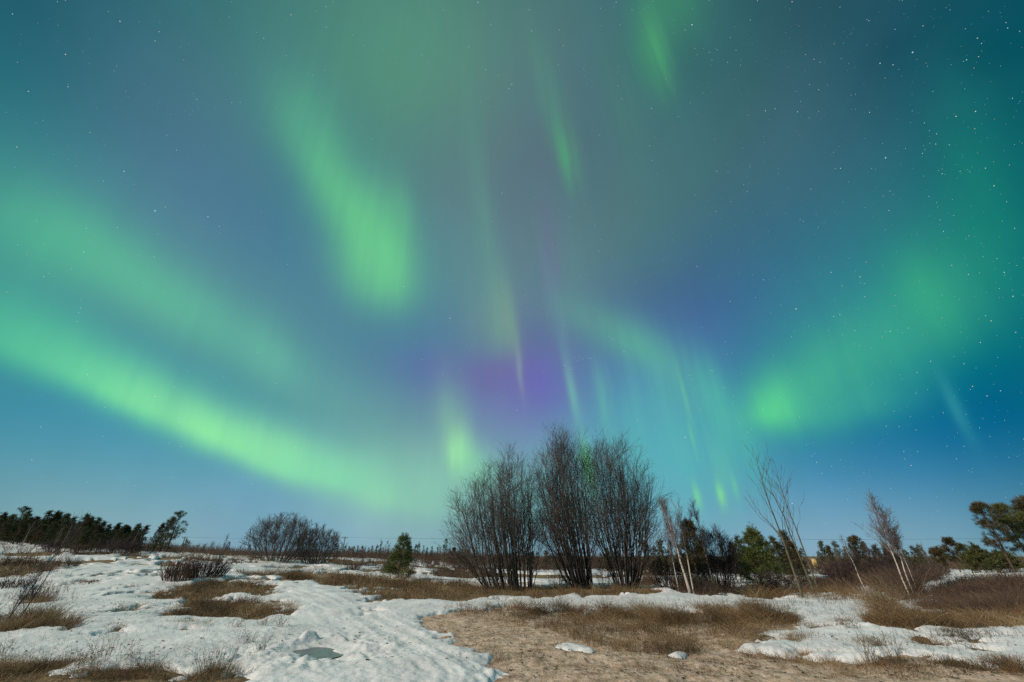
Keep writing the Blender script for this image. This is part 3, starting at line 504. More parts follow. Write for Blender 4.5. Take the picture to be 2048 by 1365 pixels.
for i, (px, Y, top, ln, lab) in enumerate([(28, 50, 1045, (.3, 0), 'pale bare birch leaning right at the left end of the pine wood'), (97, 52, 1060, (.1, 0), 'thin pale birch above the small round dark shrub at the wood edge'), (118, 55, 1048, (0, 0), 'slim birch with twin stems crossing the dark pines'), (126, 55, 1058, (.6, 0), 'slim birch leaning far right across the dark pines'), (255, 54, 1070, (.1, 0), 'clean white birch trunk near the gap before the last pines'), (322, 58, 1062, (0, 0), 'bare birch under the last leaning pine')]):
    bare_tree('birch_tree', atY(px, Y), lab, 'birch', 60 + i, TH(px, Y, top), .035, ln, 18, (.4, 1.1), (12, 28), .4, .25, 4, (.2, .5), mt=M_birchtwig if i % 2 else M_birch, mw=M_greytwig, group=LG, tw=.007, wob=.03)
bare_tree('bare_sapling', atY(430, 44), 'wispy bare sapling sticking up from the horizon scrub', 'sapling', 71, TH(430, 44, 1075), .025, (.3, 0), 16, (.4, .9), (15, 35), .4, .15, 4, (.2, .4), M_greytwig, M_purp, None, .008)
HG = 'thin bare trees standing in the horizon scrub'
for i, (px, top) in enumerate([(388,1096),(402,1092),(414,1090),(446,1086),(478,1094),(672,1085),(728,1098),(757,1086),(767,1088),(774,1090),(703,1100),(838,1090),(880,1094),(916,1098),(935,1100),(1500,1090),(1690,1104),(1795,1085),(1872,1098)]):
    Y = 74 + 6 * math.sin(i * 2.3) if px < 1000 else 44 + 4 * math.sin(i * 2.)
    bare_tree('thin_bare_tree', atY(px, Y), 'thin leafless tree rising from the scrub along the horizon', 'tree', 140 + i, max(1.4, TH(px, Y, top)), .03, (math.sin(i) * .2, 0), 16, (.5, 1.1), (12, 32), .4, .2, 4, (.25, .6), M_purp if i % 2 else M_greytwig, M_purp if i % 2 else M_birchtwig, HG, .012)
# foreground saplings at the left edge
SG = 'reddish bare saplings at the left edge'
for i, (px, py, h_, ln, lab) in enumerate([(4, 1252, 2.5, (.6, .1), 'reddish bare sapling nearest the left edge of the photo'), (31, 1246, 2.25, (.4, .1), 'reddish bare sapling with a forked top, right of the edge sapling'), (14, 1238, 1.3, (.1, .1), 'small dark sapling tucked between the two reddish saplings')]):
    p = unproj(px, py)
    bare_tree('bare_sapling', (p[0], p[1], h1(*p)), lab, 'sapling', 74 + i, h_, .016, ln, 20, (.3, .9), (20, 42), .4, .15, 4, (.1, .35), M_purp, M_purp, SG, .0035, n3=1)
# low shrubs: fans of straight twigs
def shrub(loc, label, seed, n, W, Hh, group, mt=M_purp, tw=.006, flat=.5, name='low_shrub'):
    rng = np.random.default_rng(seed); t = thing(name, loc, label, 'shrub', group)
    P, Rr = bezier_stems(rng, n, W * .55, W, Hh, 4, low=.7, flat=flat, r0=(tw, tw * 2)); P[..., 2] *= rng.uniform(.6, 1.1, n)[:, None]
    for a in P: a[:, 2] += 0
    B, Rb = branches(rng, P, Rr, 5, .25, .98, (Hh * .25, Hh * .5), (15, 40), .4, 3, .05, .7, .4, .4, tw * .8)
    V, F = join([tubes(P, Rr), tubes(B, Rb)]); link('twigs', mesh('twigs', V, F), mt, t); return t
for i, (px, py, W_, Hh, n, lab) in enumerate([
    (352, 1166, 1.1, 1.15, 110, 'dark low shrub fanning out on the snow, left half of the dark clump'), (405, 1160, 1.5, 1.1, 150, 'dark low shrub on the crest behind the grassy patch, right half of the dark clump'),
    (100, 1105, 1.3, 1.3, 80, 'small round dark shrub beside a tan bank below the pines'), (152, 1110, 1.8, 1.3, 90, 'dark low shrub on the snow slope below the pine wood'), (235, 1112, 3.0, 1.9, 150, 'brown scrub bush below the right end of the pine wood'),
    (130, 1136, 1.2, .9, 70, 'purplish leaning shrub on the snow above the brown bank'), (30, 1140, 2.2, 1.2, 120, 'brown shrub mass on the left bank'), (70, 1204, .8, .6, 60, 'reddish low shrub in the left snow'), (15, 1180, 1.2, .6, 60, 'grey-red twiggy shrub by the left edge'),
    (1330, 1172, 1.3, .7, 60, 'low rusty shrub in the hollow right of the willows'), (1395, 1186, .9, .8, 70, 'rusty undergrowth shrub at the foot of the forked birch'), (1502, 1192, .8, .7, 60, 'bent dark shrub beside the small spruce'),
    (985, 1176, .9, 1.3, 50, 'thin whippy shrub at the left foot of the big willows'), (1120, 1176, .8, .9, 40, 'thin whippy shrub between two willow clumps'), (1212, 1176, .6, 1.4, 30, 'thin whippy shrub left of the right willow clump'),
    (706, 1143, .9, .8, 50, 'rusty shrub on the snow below the utility pole'), (780, 1150, .9, .7, 50, 'rusty shrub at the foot of the bright green conifer'), (740, 1135, 1.0, .7, 40, 'small dark shrub on the far snow bank')]):
    p = unproj(px, py); shrub((p[0], p[1], h1(*p)), lab, 90 + i, n, W_, Hh, 'low bare shrubs', M_purp if i % 3 else M_rust, .006 if np.hypot(*p) < 30 else .011)
# ------------------------------------------------------------------ conifers
def tufts(rng, pts, dirs, n, ln, wd, spread=.9):
    m_ = len(pts); D = unit(dirs[:, None] + spread * rng.normal(size=(m_, n, 3))); base = pts[:, None] + D * (ln * .1)
    L_ = ln * rng.uniform(.6, 1.2, (m_, n, 1)); tip = base + D * L_; S = unit(np.cross(D, rng.normal(size=D.shape))) * wd
    mid = base + D * L_ * .5
    V = np.stack([base, mid - S, tip, mid + S], 2).reshape(-1, 3); F = np.arange(m_ * n * 4).reshape(-1, 4); return V, F
def conifer_mesh(seed, hgt, wid, kind, quality=1.0):
    """kind: 'spruce' cone of drooping boughs, 'pine' loose open crown, 'bush' full jack pine"""
    rng = np.random.default_rng(seed); k = 8; P = trunk_line(rng, hgt, (rng.normal() * .03 * hgt, rng.normal() * .02 * hgt), k, .01); s = np.linspace(0, 1, k); r = .022 * hgt
    Rr = (r * (1 - .9 * s))[None]; tr = tubes(P, Rr, 6)
    nb = int({'spruce': 74, 'pine': 34, 'bush': 60}[kind] * quality)
    t0 = {'spruce': .08, 'pine': .28, 'bush': .06}[kind]; t = np.sort(t0 + (.98 - t0) * rng.random(nb) ** {'spruce': .9, 'pine': .75, 'bush': .9}[kind])
    pos = np.stack([np.interp(t, s, P[0, :, c]) for c in range(3)], -1); a = rng.uniform(0, 2 * np.pi, nb); u = (t - t0) / (1 - t0)
    if kind == 'spruce': L_ = wid * (1 - u) ** .85 * rng.uniform(.65, 1.1, nb) + .05 * wid; el = np.radians(rng.uniform(-18, 12, nb) + 30 * u)
    elif kind == 'pine': L_ = wid * (.22 + .75 * np.sin(np.pi * np.clip(u * .72 + .26, 0, 1))) * rng.uniform(.35, 1.2, nb) ** 1.2; el = np.radians(rng.uniform(8, 48, nb) + 22 * u)
    else: L_ = wid * (.03 + (1 - u) ** .95) * rng.uniform(.45, 1.15, nb); el = np.radians(rng.uniform(0, 35, nb) + 25 * u)
    D = np.stack([np.cos(a) * np.cos(el), np.sin(a) * np.cos(el), np.sin(el)], -1); sb = np.linspace(0, 1, 4)
    B = pos[:, None] + D[:, None] * (L_[:, None] * sb)[..., None]; B[..., 2] += (L_[:, None] * .22 * sb ** 2)
    Rb = np.maximum(.012 * L_[:, None] * (1 - .6 * sb), .004)
    B2, Rb2 = branches(rng, B, Rb, {'spruce': 5, 'pine': 4, 'bush': 4}[kind], .35, .98, (.2 * wid, .45 * wid), (28, 58), .15 if kind != 'pine' else .3, 3, .05, .7, .5, .5, .004)
    pts, dr = [], []
    for Q, ts in ((B, {'spruce': (.25, .45, .65, .85, 1.), 'pine': (.85, 1.), 'bush': (.4, .7, .85, 1.)}[kind]), (B2, (.75, 1.) if kind == 'pine' else (.4, .7, 1.))):
        K = Q.shape[1]
        for tt in ts:
            f = tt * (K - 1); i = min(int(f), K - 2); p = Q[:, i] + (Q[:, i + 1] - Q[:, i]) * (f - i); pts.append(p); dr.append(unit(Q[:, i + 1] - Q[:, i]))
    pts = np.concatenate(pts); dr = np.concatenate(dr)
    keep = rng.random(len(pts)) < (.8 if kind == 'pine' else .95); pts, dr = pts[keep], dr[keep]
    top = P[0, -1][None]; pts = np.concatenate([pts, top, top - [0, 0, .04 * hgt]]); dr = np.concatenate([dr, [[0, 0, 1.]], [[0, 0, 1.]]])
    ln = {'spruce': .085, 'pine': .17, 'bush': .12}[kind] * (wid + .6); nn = int({'spruce': 7, 'pine': 11, 'bush': 8}[kind] * quality)
    fol = tufts(rng, pts, dr, max(nn, 4), ln, ln * (.05 if kind == 'pine' else .07) / quality, .6)
    fol = (fol[0] + 0, fol[1]); lim = tubes(B, Rb, 3), tubes(B2, Rb2, 3)
    tr = join([tr, *lim])
    return mesh('trunk', *tr, True), mesh('crown', *fol)
def plant(name, loc, label, cat, tm, cm, mfol, group=None, rz=0., s=(1, 1, 1)):
    t = thing(name, loc, label, cat, group, rz); t.scale = s
    link('trunk', tm, M_pbark, t); link('crown', cm, mfol, t); return t
def sized(name, px, Y, hgt, wid, kind, label, cat, seed, mfol, group=None, q=1.0):
    tm, cm = conifer_mesh(seed, hgt, wid, kind, q); return plant(name, atY(px, Y), label, cat, tm, cm, mfol, group)
sized('pine_tree', 795, 33, TH(795, 33, 1076), 1.15, 'spruce', 'small bright green conifer standing alone on the far snow left of the willows', 'pine', 201, M_spruce, q=1.5)
sized('spruce_tree', 1527, 26, TH(1527, 26, 1066), 1.2, 'spruce', 'conical green spruce with dark lower boughs left of the thin aspens', 'spruce', 202, M_spruce, q=1.7)
sized('pine_tree', 1402, 24.5, TH(1402, 24.5, 1044), .9, 'spruce', 'rusty green conifer pressed between the forked birch and the purple bush', 'pine', 203, M_pined, q=1.6)
sized('spruce_tree', 1603, 30, TH(1603, 30, 1088), .75, 'spruce', 'dark spruce directly behind the thin aspens', 'spruce', 204, M_pined, q=1.3)
BP = 'large open pines at the right edge'
for i, (px, Y, top, w_, lab) in enumerate([(2034, 25, 1016, .72, 'large rust-tinged pine leaning left, outermost of the right-edge pines'), (2078, 25.5, 1020, .75, 'open-crowned pine whose bare dark trunk shows against the sky at the right edge'), (2128, 27, 1006, .9, 'tall pine cut off by the right edge of the photo'), (2100, 26.5, 1036, .7, 'shorter pine filling the gap between the tall right-edge pines')]):
    sized('pine_tree', px, Y, TH(px, Y, top), w_, 'pine', lab, 'pine', 210 + i, M_pine if i % 2 else M_pined, BP, 1.6)
for px, Y, top, w_, kd, lab, sd, mf in [(1925, 31, 1084, .55, 'pine', 'small tufted pine on the mound, well left of the large pines', 214, M_pined), (1898, 34, 1102, .5, 'pine', 'thin small pine at the left end of the mound pines', 215, M_pined), (1950, 32, 1096, .5, 'pine', 'small tufted pine close to the foot of the large pines', 216, M_pine),
    (1978, 30, 1102, 1.1, 'bush', 'broad bushy olive pine on top of the mound', 217, M_pine), (2024, 31, 1112, 1.2, 'bush', 'bushy dark pine crouching under the large right-edge pines', 218, M_pine), (1736, 34, 1082, .7, 'pine', 'dark round-topped pine behind the slim weathered birch', 219, M_pined)]:
    sized('pine_tree', px, Y, TH(px, Y, top), w_, kd, lab, 'pine', sd, mf, None, 1.1)
# shared shapes for woods further off
PV_ = [conifer_mesh(300 + i, 6., w, k, 1.1) for i, (k, w) in enumerate([('pine', 1.5), ('bush', 1.5), ('spruce', 1.15), ('spruce', 1.3), ('bush', 1.5)])]
SV_ = [conifer_mesh(320 + i, 5., .95, 'spruce', .9) for i in range(3)] + [conifer_mesh(330, 5., .8, 'pine', .8)]
rng = np.random.default_rng(77)
crest = [(-60,1020),(0,1031),(14,1026),(30,1034),(48,1021),(66,1034),(84,1034),(104,1024),(122,1024),(138,1031),(155,1042),(172,1032),(186,1040),(199,1038),(212,1053),(232,1050),(248,1047),(262,1050),(276,1052),(290,1047)]
crest = [c for a, b_ in zip(crest[:-1], crest[1:]) for c in (a, ((a[0] + b_[0]) / 2, (a[1] + b_[1]) / 2 + 7))] + [crest[-1]]
PG = 'dark pines of the wood on the left slope'; lab = 'dark green pine standing in the crowded wood on the left slope'
for row, (dy, dh) in enumerate([(62, 1.0), (58, .70), (66, .92)]):
    for i, (px, top) in enumerate(crest):
        lp = px - 32 + row * 7 + rng.normal() * 2; Y = dy + 3 * math.sin(i * 1.3) + (8 if px < 150 else 0)
        loc = atY(lp, Y); hh = hgt_to(px, top, loc) * dh * rng.uniform(.95, 1.04); v = PV_[0 if (i == 8 and row == 0) else (1, 2, 4, 3)[(i * 3 + row) % 4]]
        l2 = 'tallest pine in the left wood with a flat windswept top' if (i == 8 and row == 0) else lab
        plant('pine_tree', loc, l2, 'pine', *v, M_pine if (i + row) % 3 else M_pined, PG, rng.uniform(0, 6), (1.25 * hh / 6, 1.25 * hh / 6, hh / 6))
for px, Y, h_, v, l2 in [(318, 60, 4.3, 4, 'leaning pine with ragged rusty crown, second from the open end of the left wood'), (330, 59, 4.7, 0, 'ragged open pine standing last at the open end of the left wood'), (303, 61, 3.6, 1, 'full green pine behind the two ragged pines at the end of the wood')]:
    plant('pine_tree', atY(px, Y), l2, 'pine', *PV_[v], M_pined, PG, px, (h_ / 5, h_ / 5, h_ / 6))
DG = 'small conifers along the far skyline'; dl = 'small dark conifer in the far skyline row'
sky = [(362,1082),(366,1084),(372,1086),(452,1095),(494,1092),(668,1090),(686,1104),(694,1104),(697,1100),(704,1105),(712,1106),(722,1095),(734,1104),(741,1103),(750,1103),(758,1092),(764,1102),(820,1103),(828,1092),(835,1093),(845,1095),(852,1105),(862,1108),(873,1098),(888,1082),(898,1100),(908,1098),(925,1105),(940,1106),(1058,1110),(1075,1118),(1090,1114),(1108,1116),(1120,1112),(1205,1110),(1218,1118),(1310,1110),(1322,1106),(1340,1100),(1350,1104),(1482,1094),(1494,1100),(1504,1098),(1546,1106),(1556,1104),(1566,1112),(1580,1110),(1650,1112),(1661,1113),(1668,1118),(1676,1104),(1690,1118),(1700,1120),(1712,1118),(1760,1115),(1790,1120),(1835,1110),(1850,1102),(1864,1108),(1880,1104),(1892,1112)]
for i, (px, top) in enumerate(sky):
    Y = 92 + 14 * math.sin(i * 1.7) if px < 1000 else (66 + 8 * math.sin(i * 1.7)); loc = atY(px, Y); hh = max(2.2, hgt_to(px, top - 3, loc)); w = rng.uniform(.9, 1.4)
    o = plant('small_conifer', loc, dl, 'conifer', *SV_[i % 4 if px > 800 else i % 3], M_pined if i % 3 else M_pine, DG, rng.uniform(0, 6), (w * hh / 5, w * hh / 5, hh / 5))
# fuller bushy pines that close the middle distance
MG = 'bushy pines closing the middle distance'
for i, (px, Y, h_) in enumerate([(1065, 60, 2.4), (1095, 64, 2.6), (1125, 62, 2.3), (1218, 60, 2.6), (1300, 52, 3.2), (1318, 50, 2.8), (1350, 54, 3.4), (1365, 50, 2.8), (1478, 46, 3.0), (1492, 44, 3.2), (1512, 48, 2.6), (1550, 44, 3.0), (1575, 46, 3.0), (1585, 42, 2.6), (1618, 46, 2.4), (1660, 60, 3.4), (1672, 62, 3.0), (1705, 58, 2.8), (1718, 56, 3.0), (1775, 44, 2.6), (1800, 42, 2.4), (1830, 40, 2.2), (1850, 40, 2.4), (930, 66, 2.2), (905, 70, 2.4), (1496, 40, 3.4), (1540, 40, 3.6), (1565, 38, 3.0), (1592, 38, 3.4), (1690, 54, 3.2), (1748, 46, 3.0), (1790, 48, 2.8), (1815, 46, 3.2), (1862, 44, 2.6), (1885, 40, 2.2), (1330, 48, 3.2), (1382, 44, 3.4)]):
    plant('bushy_pine', atY(px, Y), 'bushy dark pine in the mid-distance belt behind the hollow', 'pine', *PV_[(1, 3, 2, 4)[i % 4]], M_pined if i % 2 else M_pine, MG, i * 1.3, (h_ / 5, h_ / 5, h_ / 6))
# ------------------------------------------------------------------ brush, grass, litter (uncountable)
def scatter(poly_px, n, rng, mask=None):
    P = world_poly(poly_px); px = np.array(poly_px, float); lo, hi = px.min(0), px.max(0); out = []
    from math import inf
    # sample evenly over the patch as seen, then lay on the ground
    X = rng.uniform(lo[0], hi[0], n * 3); Yp = rng.uniform(lo[1], hi[1], n * 3)
    ins = np.zeros(len(X), bool)
    for a, b_ in zip(px, np.roll(px, -1, 0)):
        c = (a[1] > Yp) != (b_[1] > Yp); ins ^= c & (X < (b_[0] - a[0]) * (Yp - a[1]) / (b_[1] - a[1] + 1e-12) + a[0])
    X, Yp = X[ins][:n], Yp[ins][:n]; return ground_hit(X, Yp)
def ground_hit(X, Yp):                   # vectorised unproj by fixed-point steps
    x = (X - 1024) / FP; yv = -(Yp - 682.5) / FP; dx, dy, dz = x, cp - yv * sp, sp + yv * cp
    t = np.full(X.shape, 12.)
    ts = np.geomspace(3, 170, 160); done = np.zeros(X.shape, bool)
    for a in ts:
        z = EYE + dz * a; g = Hs(dx * a, dy * a); hit = (~done) & (z < g); t[hit] = a; done |= hit
    t = t * np.random.default_rng(1).uniform(.985, 1.015, t.shape)
    return (dx * t)[done], (dy * t)[done]
TINT = []
def fan(rng, X, Y, n, hgt, wid, lean, k=3, tw=.004, sides=3):
    tv = np.clip(.5 + .45 * fbm(X, Y, .45, 3, 40)[:, None] + .16 * rng.normal(size=(len(X), n)), 0, 1); TINT.append(np.repeat(tv.ravel(), k * sides))
    Z = H(X, Y); m_ = len(X); a = rng.uniform(0, 2 * np.pi, (m_, n)); l = rng.uniform(0, 1, (m_, n)) * lean; hh = hgt[:, None] * rng.uniform(.5, 1.1, (m_, n)); s = np.linspace(0, 1, k)
    P = np.empty((m_, n, k, 3)); j = wid * rng.normal(size=(m_, n, 2))
    P[..., 0] = (X[:, None] + j[..., 0])[..., None] + (np.cos(a) * l * hh)[..., None] * s ** 1.4; P[..., 1] = (Y[:, None] + j[..., 1])[..., None] + (np.sin(a) * l * hh)[..., None] * s ** 1.4
    P[..., 2] = (Z[:, None] - .02)[..., None] + hh[..., None] * (s - .25 * l[..., None] * s ** 2)
    r = np.hypot(X, Y)[:, None, None]; Rr = np.broadcast_to(np.maximum(tw, r * .00022) * (1 - .6 * s), (m_, n, k))
    return P.reshape(-1, k, 3), Rr.reshape(-1, k)
rng = np.random.default_rng(9)
gp = []; TINT.clear()
GR = [([(880,1222),(960,1216),(1040,1213),(1150,1222),(1300,1226),(1480,1224),(1612,1237),(1596,1252),(1548,1268),(1520,1286),(1466,1300),(1380,1310),(1250,1304),(1180,1290),(1100,1262),(1010,1244),(920,1236)], 2600, .22),
 ([(1010,1216),(1150,1223),(1300,1226),(1480,1224),(1610,1237),(1590,1250),(1400,1252),(1200,1244),(1060,1232)], 2400, .30),
 ([(1000,1240),(1300,1300),(1480,1300),(1700,1318),(2048,1332),(2048,1365),(1500,1365),(1000,1330),(900,1262)], 900, .10),
 ([(1460,1298),(1700,1312),(2048,1322),(2048,1350),(1750,1340),(1500,1318)], 1100, .13),
 (BARE[1][0], 1700, .30), (BARE[2][0], 1500, .38), (BARE[3][0], 2600, .22), (BARE[4][0], 900, .5), (BARE[5][0], 800, .35), ([(-20,1332),(80,1328),(250,1342),(400,1345),(486,1350),(480,1365),(-20,1365)], 2600, .14),
 (BARE[7][0], 2400, .24), (BARE[10][0], 500, .5), (BARE[17][0], 300, .3), (BARE[16][0], 400, .3), (BARE[18][0], 300, .4), (BARE[21][0], 200, .3), (BARE[22][0], 250, .2), ([(105,1262),(140,1258),(150,1266),(110,1270)], 150, .25)] + [(BARE[k][0], 170, .16) for k in range(24, 35)] + [([(20,1330),(60,1328),(60,1334),(20,1334)], 20, .2), (BARE[20][0], 150, .2),
 ([(1740,1205),(1790,1210),(1800,1245),(1745,1250)], 250, .6), ([(1560,1180),(1700,1190),(1760,1205),(1700,1212),(1600,1205)], 700, .35), ([(470,1120),(660,1118),(700,1150),(560,1150)], 400, .4), ([(350,1112),(520,1116),(560,1130),(380,1128)], 600, .4)]
for p, n, hh in GR:
    X, Y = scatter(p, n, rng); cl = np.clip(.7 + 1.1 * fbm(X, Y, 1.1, 3, 20) + .35 * rng.normal(size=len(X)), .15, 2.0)
    gp.append(tubes(*fan(rng, X, Y, 7, hh * cl, .05 + .0015 * np.hypot(X, Y).mean(), 1.25, 4, .0022)))
V, F = join(gp)
tag(link('dry_grass', mesh('dry_grass', V, F, attrs={'tint': np.concatenate(TINT)}), M_grass), 'tawny dry grass matted over the bare patches between the snow', 'grass', kind='stuff')
# sparse stalks poking through snow
gp = []
for p, n, hh in [([(100,1180),(560,1245),(600,1300),(480,1345),(0,1335),(0,1280)], 650, .20), ([(940,1200),(1400,1205),(1740,1218),(1740,1240),(1600,1240),(1300,1230),(1000,1215)], 420, .3), ([(1560,1262),(2048,1268),(2048,1325),(1700,1318),(1500,1300)], 200, .25), ([(0,1140),(120,1130),(160,1200),(100,1240),(0,1240)], 260, .45), ([(1620,1180),(1760,1180),(1800,1225),(1640,1215)], 260, .5), ([(700,1125),(1000,1130),(1000,1170),(700,1150)], 160, .4)]:
    X, Y = scatter(p, n, rng); gp.append(tubes(*fan(rng, X, Y, 3, hh * rng.uniform(.5, 1.2, len(X)), .04, .7, 4, .0024)))
V, F = join(gp); tag(link('dry_stalks', mesh('dry_stalks', V, F), M_weed), 'sparse dry stalks poking up through the snow', 'grass stalks', kind='stuff')
# brush
gp = []; TINT.clear()
BR = [(BARE[8][0], 2300, .42), ([(1640,1150),(1720,1146),(1830,1150),(1850,1190),(1820,1215),(1760,1190),(1690,1165)], 1300, .9), (BARE[9][0], 500, .6), (BARE[19][0], 500, .5), ([(1270,1158),(1310,1156),(1322,1172),(1280,1172)], 200, .5), ([(1750,1175),(1880,1170),(1900,1150),(1840,1150)], 500, .8),
      ([(1540,1160),(1640,1160),(1740,1190),(1600,1190)], 500, .5), ([(1990,1175),(2048,1175),(2048,1240),(1950,1235)], 500, .5)]
for p, n, hh in BR:
    X, Y = scatter(p, n, rng); gp.append(tubes(*fan(rng, X, Y, 6, hh * rng.uniform(.6, 1.2, len(X)), .12, .9, 3, .004)))
# belt along the skyline
for (a0, a1, r0, r1, n, hh) in [(-60, -36, 66, 120, 900, 1.2), (-40, -6, 68, 115, 3600, 1.6), (-8, 16, 62, 95, 3000, 1.7), (14, 50, 46, 85, 3600, 1.5), (-30, -8, 52, 68, 450, .9), (-52, -30, 50, 64, 350, .8)]:
    a = np.radians(rng.uniform(a0, a1, n)); Y = rng.uniform(r0, r1, n); X = Y * np.tan(a); gp.append(tubes(*fan(rng, X, Y, 6, hh * rng.uniform(.5, 1.2, n) * np.clip(1 + .5 * fbm(X, Y, .15, 2, 30), .4, 1.6), .35, .8, 3, .01)))
V, F = join(gp); tag(link('brush', mesh('brush', V, F, attrs={'tint': np.concatenate(TINT)}), M_brush), 'rusty brown leafless brush on the mound and along the horizon', 'brush', kind='stuff')
# leaf litter and clods on the sand
X, Y = scatter([(830,1240),(960,1222),(1200,1250),(1480,1300),(2048,1332),(2048,1365),(1000,1365),(940,1310)], 1300, rng)
X2, Y2 = scatter([(700,1187),(950,1182),(1290,1184),(1200,1192),(900,1199),(760,1202)], 500, rng); X3, Y3 = scatter([(120,1172),(330,1178),(330,1240),(120,1240)], 260, rng); X4, Y4 = scatter([(0,1190),(560,1240),(900,1260),(980,1350),(500,1340),(0,1325)], 420, rng); X5, Y5 = scatter([(1200,1200),(2040,1262),(2040,1315),(1600,1300),(1650,1235),(1300,1222)], 260, rng); X3 = np.concatenate([X3, X4, X5]); Y3 = np.concatenate([Y3, Y4, Y5])
X = np.concatenate([X, X2, X3]); Y = np.concatenate([Y, Y2, Y3]); Z = H(X, Y); Z[-len(X3):] += np.maximum(snow_depth(X3, Y3)[0], 0) * (1 + .6 * sst((np.hypot(X3, Y3) - 25) / 30)); n = len(X); s = rng.uniform(.004, .015, n) * (1 + np.hypot(X, Y) / 40)
q = rng.normal(size=(n, 4, 3)) * s[:, None, None] * [1, 1, .35]; V = np.stack([X, Y, Z + .012], -1)[:, None] + q + np.array([(-1, -1, 0), (1, -1, .3), (1, 1, 0), (-1, 1, .4)]) * s[:, None, None] * .8
tag(link('leaf_litter', mesh('leaf_litter', V.reshape(-1, 3), np.arange(n * 4).reshape(-1, 4)), M_leaf), 'small dark dead leaves strewn over the bare sand', 'leaf litter', kind='stuff')
# ------------------------------------------------------------------ weed clumps in the foreground
WD = 'curled weed clumps in the foreground snow'
spots = [(182,1335,'tangle of curled stalks at the snow edge, left of the tall curled stem'),(207,1322,'weed with one tall stem curling over to the right'),(255,1330,'weed clump with dark seed heads, third from the left in the foreground row'),(150,1338,'thin straight weed stalks at the front snow edge'),(283,1345,'dark low weed tangle by the bottom grass'),(5,1315,'curled weeds cut by the left edge of the photo'),
 (405,1350,'tawny bunch of stalks left of the thickest bunch'),(443,1350,'thickest bunch of tawny stalks at the corner of the snow road'),(490,1290,'rusty weed bunch in the snow above the tawny stalks'),(520,1308,'rusty weed bunch nearest the puddle'),(470,1262,'pale weed stalks behind the rusty bunches'),(525,1255,'reddish weed patch at the snow edge, left of the road'),(560,1262,'small reddish weeds beside the broken slush'),
 (128,1266,'grey-green grass tuft with long leaning stems in the left snow'),(236,1225,'little upright weed alone in the left snow'),(1744,1325,'dark dock stalk rising from the lower right snow'),(1795,1325,'leaning stalk right of the dark dock stalk'),(1840,1258,'straw-coloured tuft behind the right snow strip'),(1765,1240,'tall orange-brown grass tuft at the head of the right snow strip'),(1000,1222,'tawny tuft on the rim of the sand bank'),(975,1222,'rusty tuft at the left of the sand bank rim'),(1705,1264,'small rusty tuft in the right snow')]
for i, (px, py, lb) in enumerate(spots):
    p = unproj(px, py); r = np.hypot(*p); rg = np.random.default_rng(500 + i)
    big = 1.4 if i in (6, 7, 18) else 1.0; n = int(26 * big); hh = (.42 if i in (1,) else .28) * big * (1.3 if i in (13, 15, 16) else 1)
    a = rg.uniform(0, 6.28, n); l = rg.uniform(.1, .9, n); s = np.linspace(0, 1, 7); h_ = hh * rg.uniform(.4, 1.2, n); P = np.empty((n, 7, 3)); cu = rg.uniform(0, .8, n)
    P[..., 0] = (.08 * rg.normal(size=n))[:, None] + (np.cos(a) * l * h_)[:, None] * s ** 1.6; P[..., 1] = (.07 * rg.normal(size=n))[:, None] + (np.sin(a) * l * h_)[:, None] * s ** 1.6; P[..., 2] = .01 + h_[:, None] * (s * 1.15 - cu[:, None] * .55 * s ** 4)
    P += rg.normal(size=P.shape) * .008 * s[:, None]
    Rr = np.broadcast_to(np.maximum(.0026, r * .00018) * (1 - .5 * s), (n, 7)); B, Rb = branches(rg, P, Rr, 2, .45, 1., (.03, .09), (20, 60), .1, 3, .1, .9, .5, .2, .002)
    pt = P[:n // 3, -1]; sh = tufts(rg, pt, unit(rg.normal(size=pt.shape)), 4, .025, .005)
    tag(link('weed_clump', mesh('weed_clump', *join([tubes(P, Rr), tubes(B, Rb), sh])), M_weed, None, (p[0], p[1], h1(*p))), lb, 'weeds', WD)
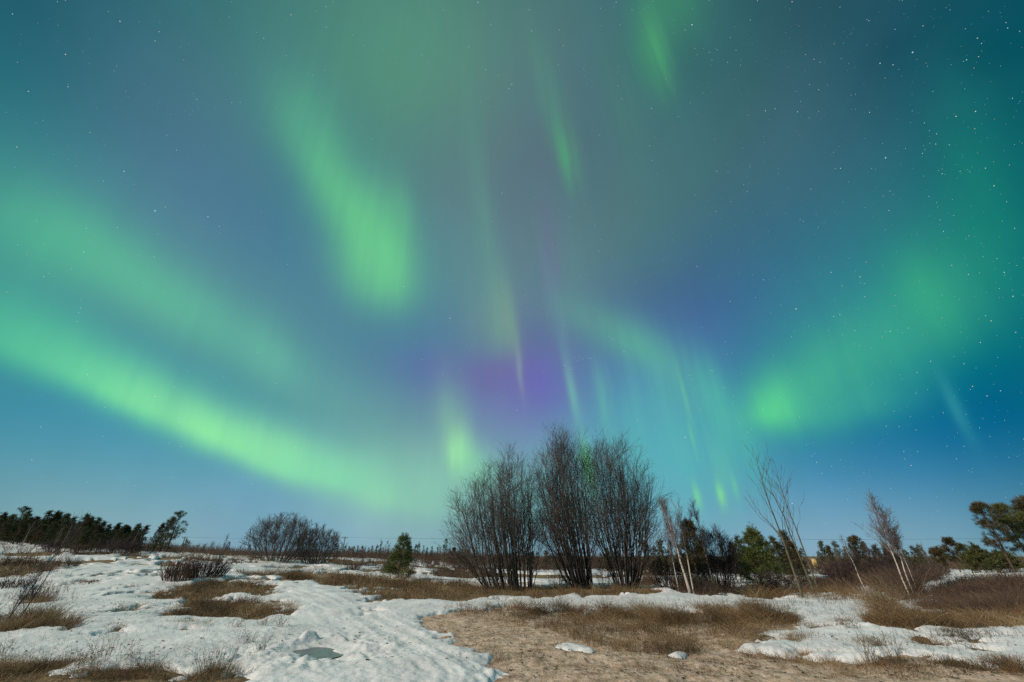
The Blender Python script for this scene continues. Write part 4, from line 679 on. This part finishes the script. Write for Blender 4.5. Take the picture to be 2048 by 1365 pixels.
# ------------------------------------------------------------------ utility poles and wires
def bar(a, b, r0, r1, sides=8):
    P = np.array([[a, b]], float); return tubes(P, np.array([[r0, r1]], float), sides)
UY = 205.; arms = []
pole_lab = {358: 'utility pole half hidden right of the last leaning pine', 683: 'utility pole with a crossarm rising above the horizon brush', 1012: 'utility pole hidden among the left willow stems', 1285: 'utility pole hidden behind the right willow clump'}
for px in (358, 683, 1012, 1285, 2150):
    x, y, z = atY(px, UY); top = 9.6
    if px in pole_lab:
        t = thing('utility_pole', (x, y, z), pole_lab[px], 'utility pole', 'utility poles of the power line')
        link('pole', mesh('pole', *bar((0, 0, -.3), (0, 0, top - z), .2, .14)), M_pole, t)
        link('crossarm', mesh('crossarm', *bar((-1.3, 0, top - z - .5), (1.3, 0, top - z - .5), .12, .12, 4)), M_pole, t)
        for k in (-1.15, 1.15, -.4): link('insulator', mesh('insulator', *bar((k, 0, top - z - .42), (k, 0, top - z - .1), .09, .05, 6)), M_ceramic, t)
    arms.append((x, y, top - .1))
arms.insert(0, (arms[0][0] - 90, UY, 11.)); parts = []
for k in (-1.15, -.4, 1.15):
    for a, b_ in zip(arms[:-1], arms[1:]):
        s = np.linspace(0, 1, 14); P = np.stack([a[0] + (b_[0] - a[0]) * s, np.full(14, UY + k * 0), a[2] + (b_[2] - a[2]) * s - min(abs(b_[0] - a[0]) / 90, 1.2) * .9 * 4 * s * (1 - s)], -1); P[:, 0] += k; P[:, 1] += k; parts.append(tubes(P[None], np.full((1, 14), .014), 3))
V, F = join(parts); tag(link('power_line', mesh('power_line', V, F), M_wire), 'faint power line wires strung low across the sky from pole to pole', 'power line')
# ------------------------------------------------------------------ yellow cabinet
def box(cx, cy, cz, sx, sy, sz_):
    c = np.array([(i, j, k) for i in (-1, 1) for j in (-1, 1) for k in (-1, 1)], float) * [sx / 2, sy / 2, sz_ / 2] + [cx, cy, cz]
    return c, np.array([(0, 1, 3, 2), (4, 6, 7, 5), (0, 4, 5, 1), (2, 3, 7, 6), (0, 2, 6, 4), (1, 5, 7, 3)])
loc = atY(1637, 60); t = thing('utility_cabinet', loc, 'bright yellow box-like cabinet glimpsed right of the thin aspens', 'cabinet', None, R(28))
link('body', mesh('body', *box(0, 0, .75, .62, .5, 1.4)), M_yel, t); link('roof', mesh('roof', *box(0, 0, 1.48, .72, .6, .06)), M_grey, t); link('base', mesh('base', *box(0, 0, -.05, .7, .58, .2)), M_grey, t)
link('door', mesh('door', *box(0, -.262, .75, .5, .02, 1.2)), M_yel, t); link('shaded_side', mesh('shaded_side', *box(.322, 0, .75, .02, .42, 1.3)), M_grey, t)  # grey sheet on the right: shade on the yellow box put into the colour
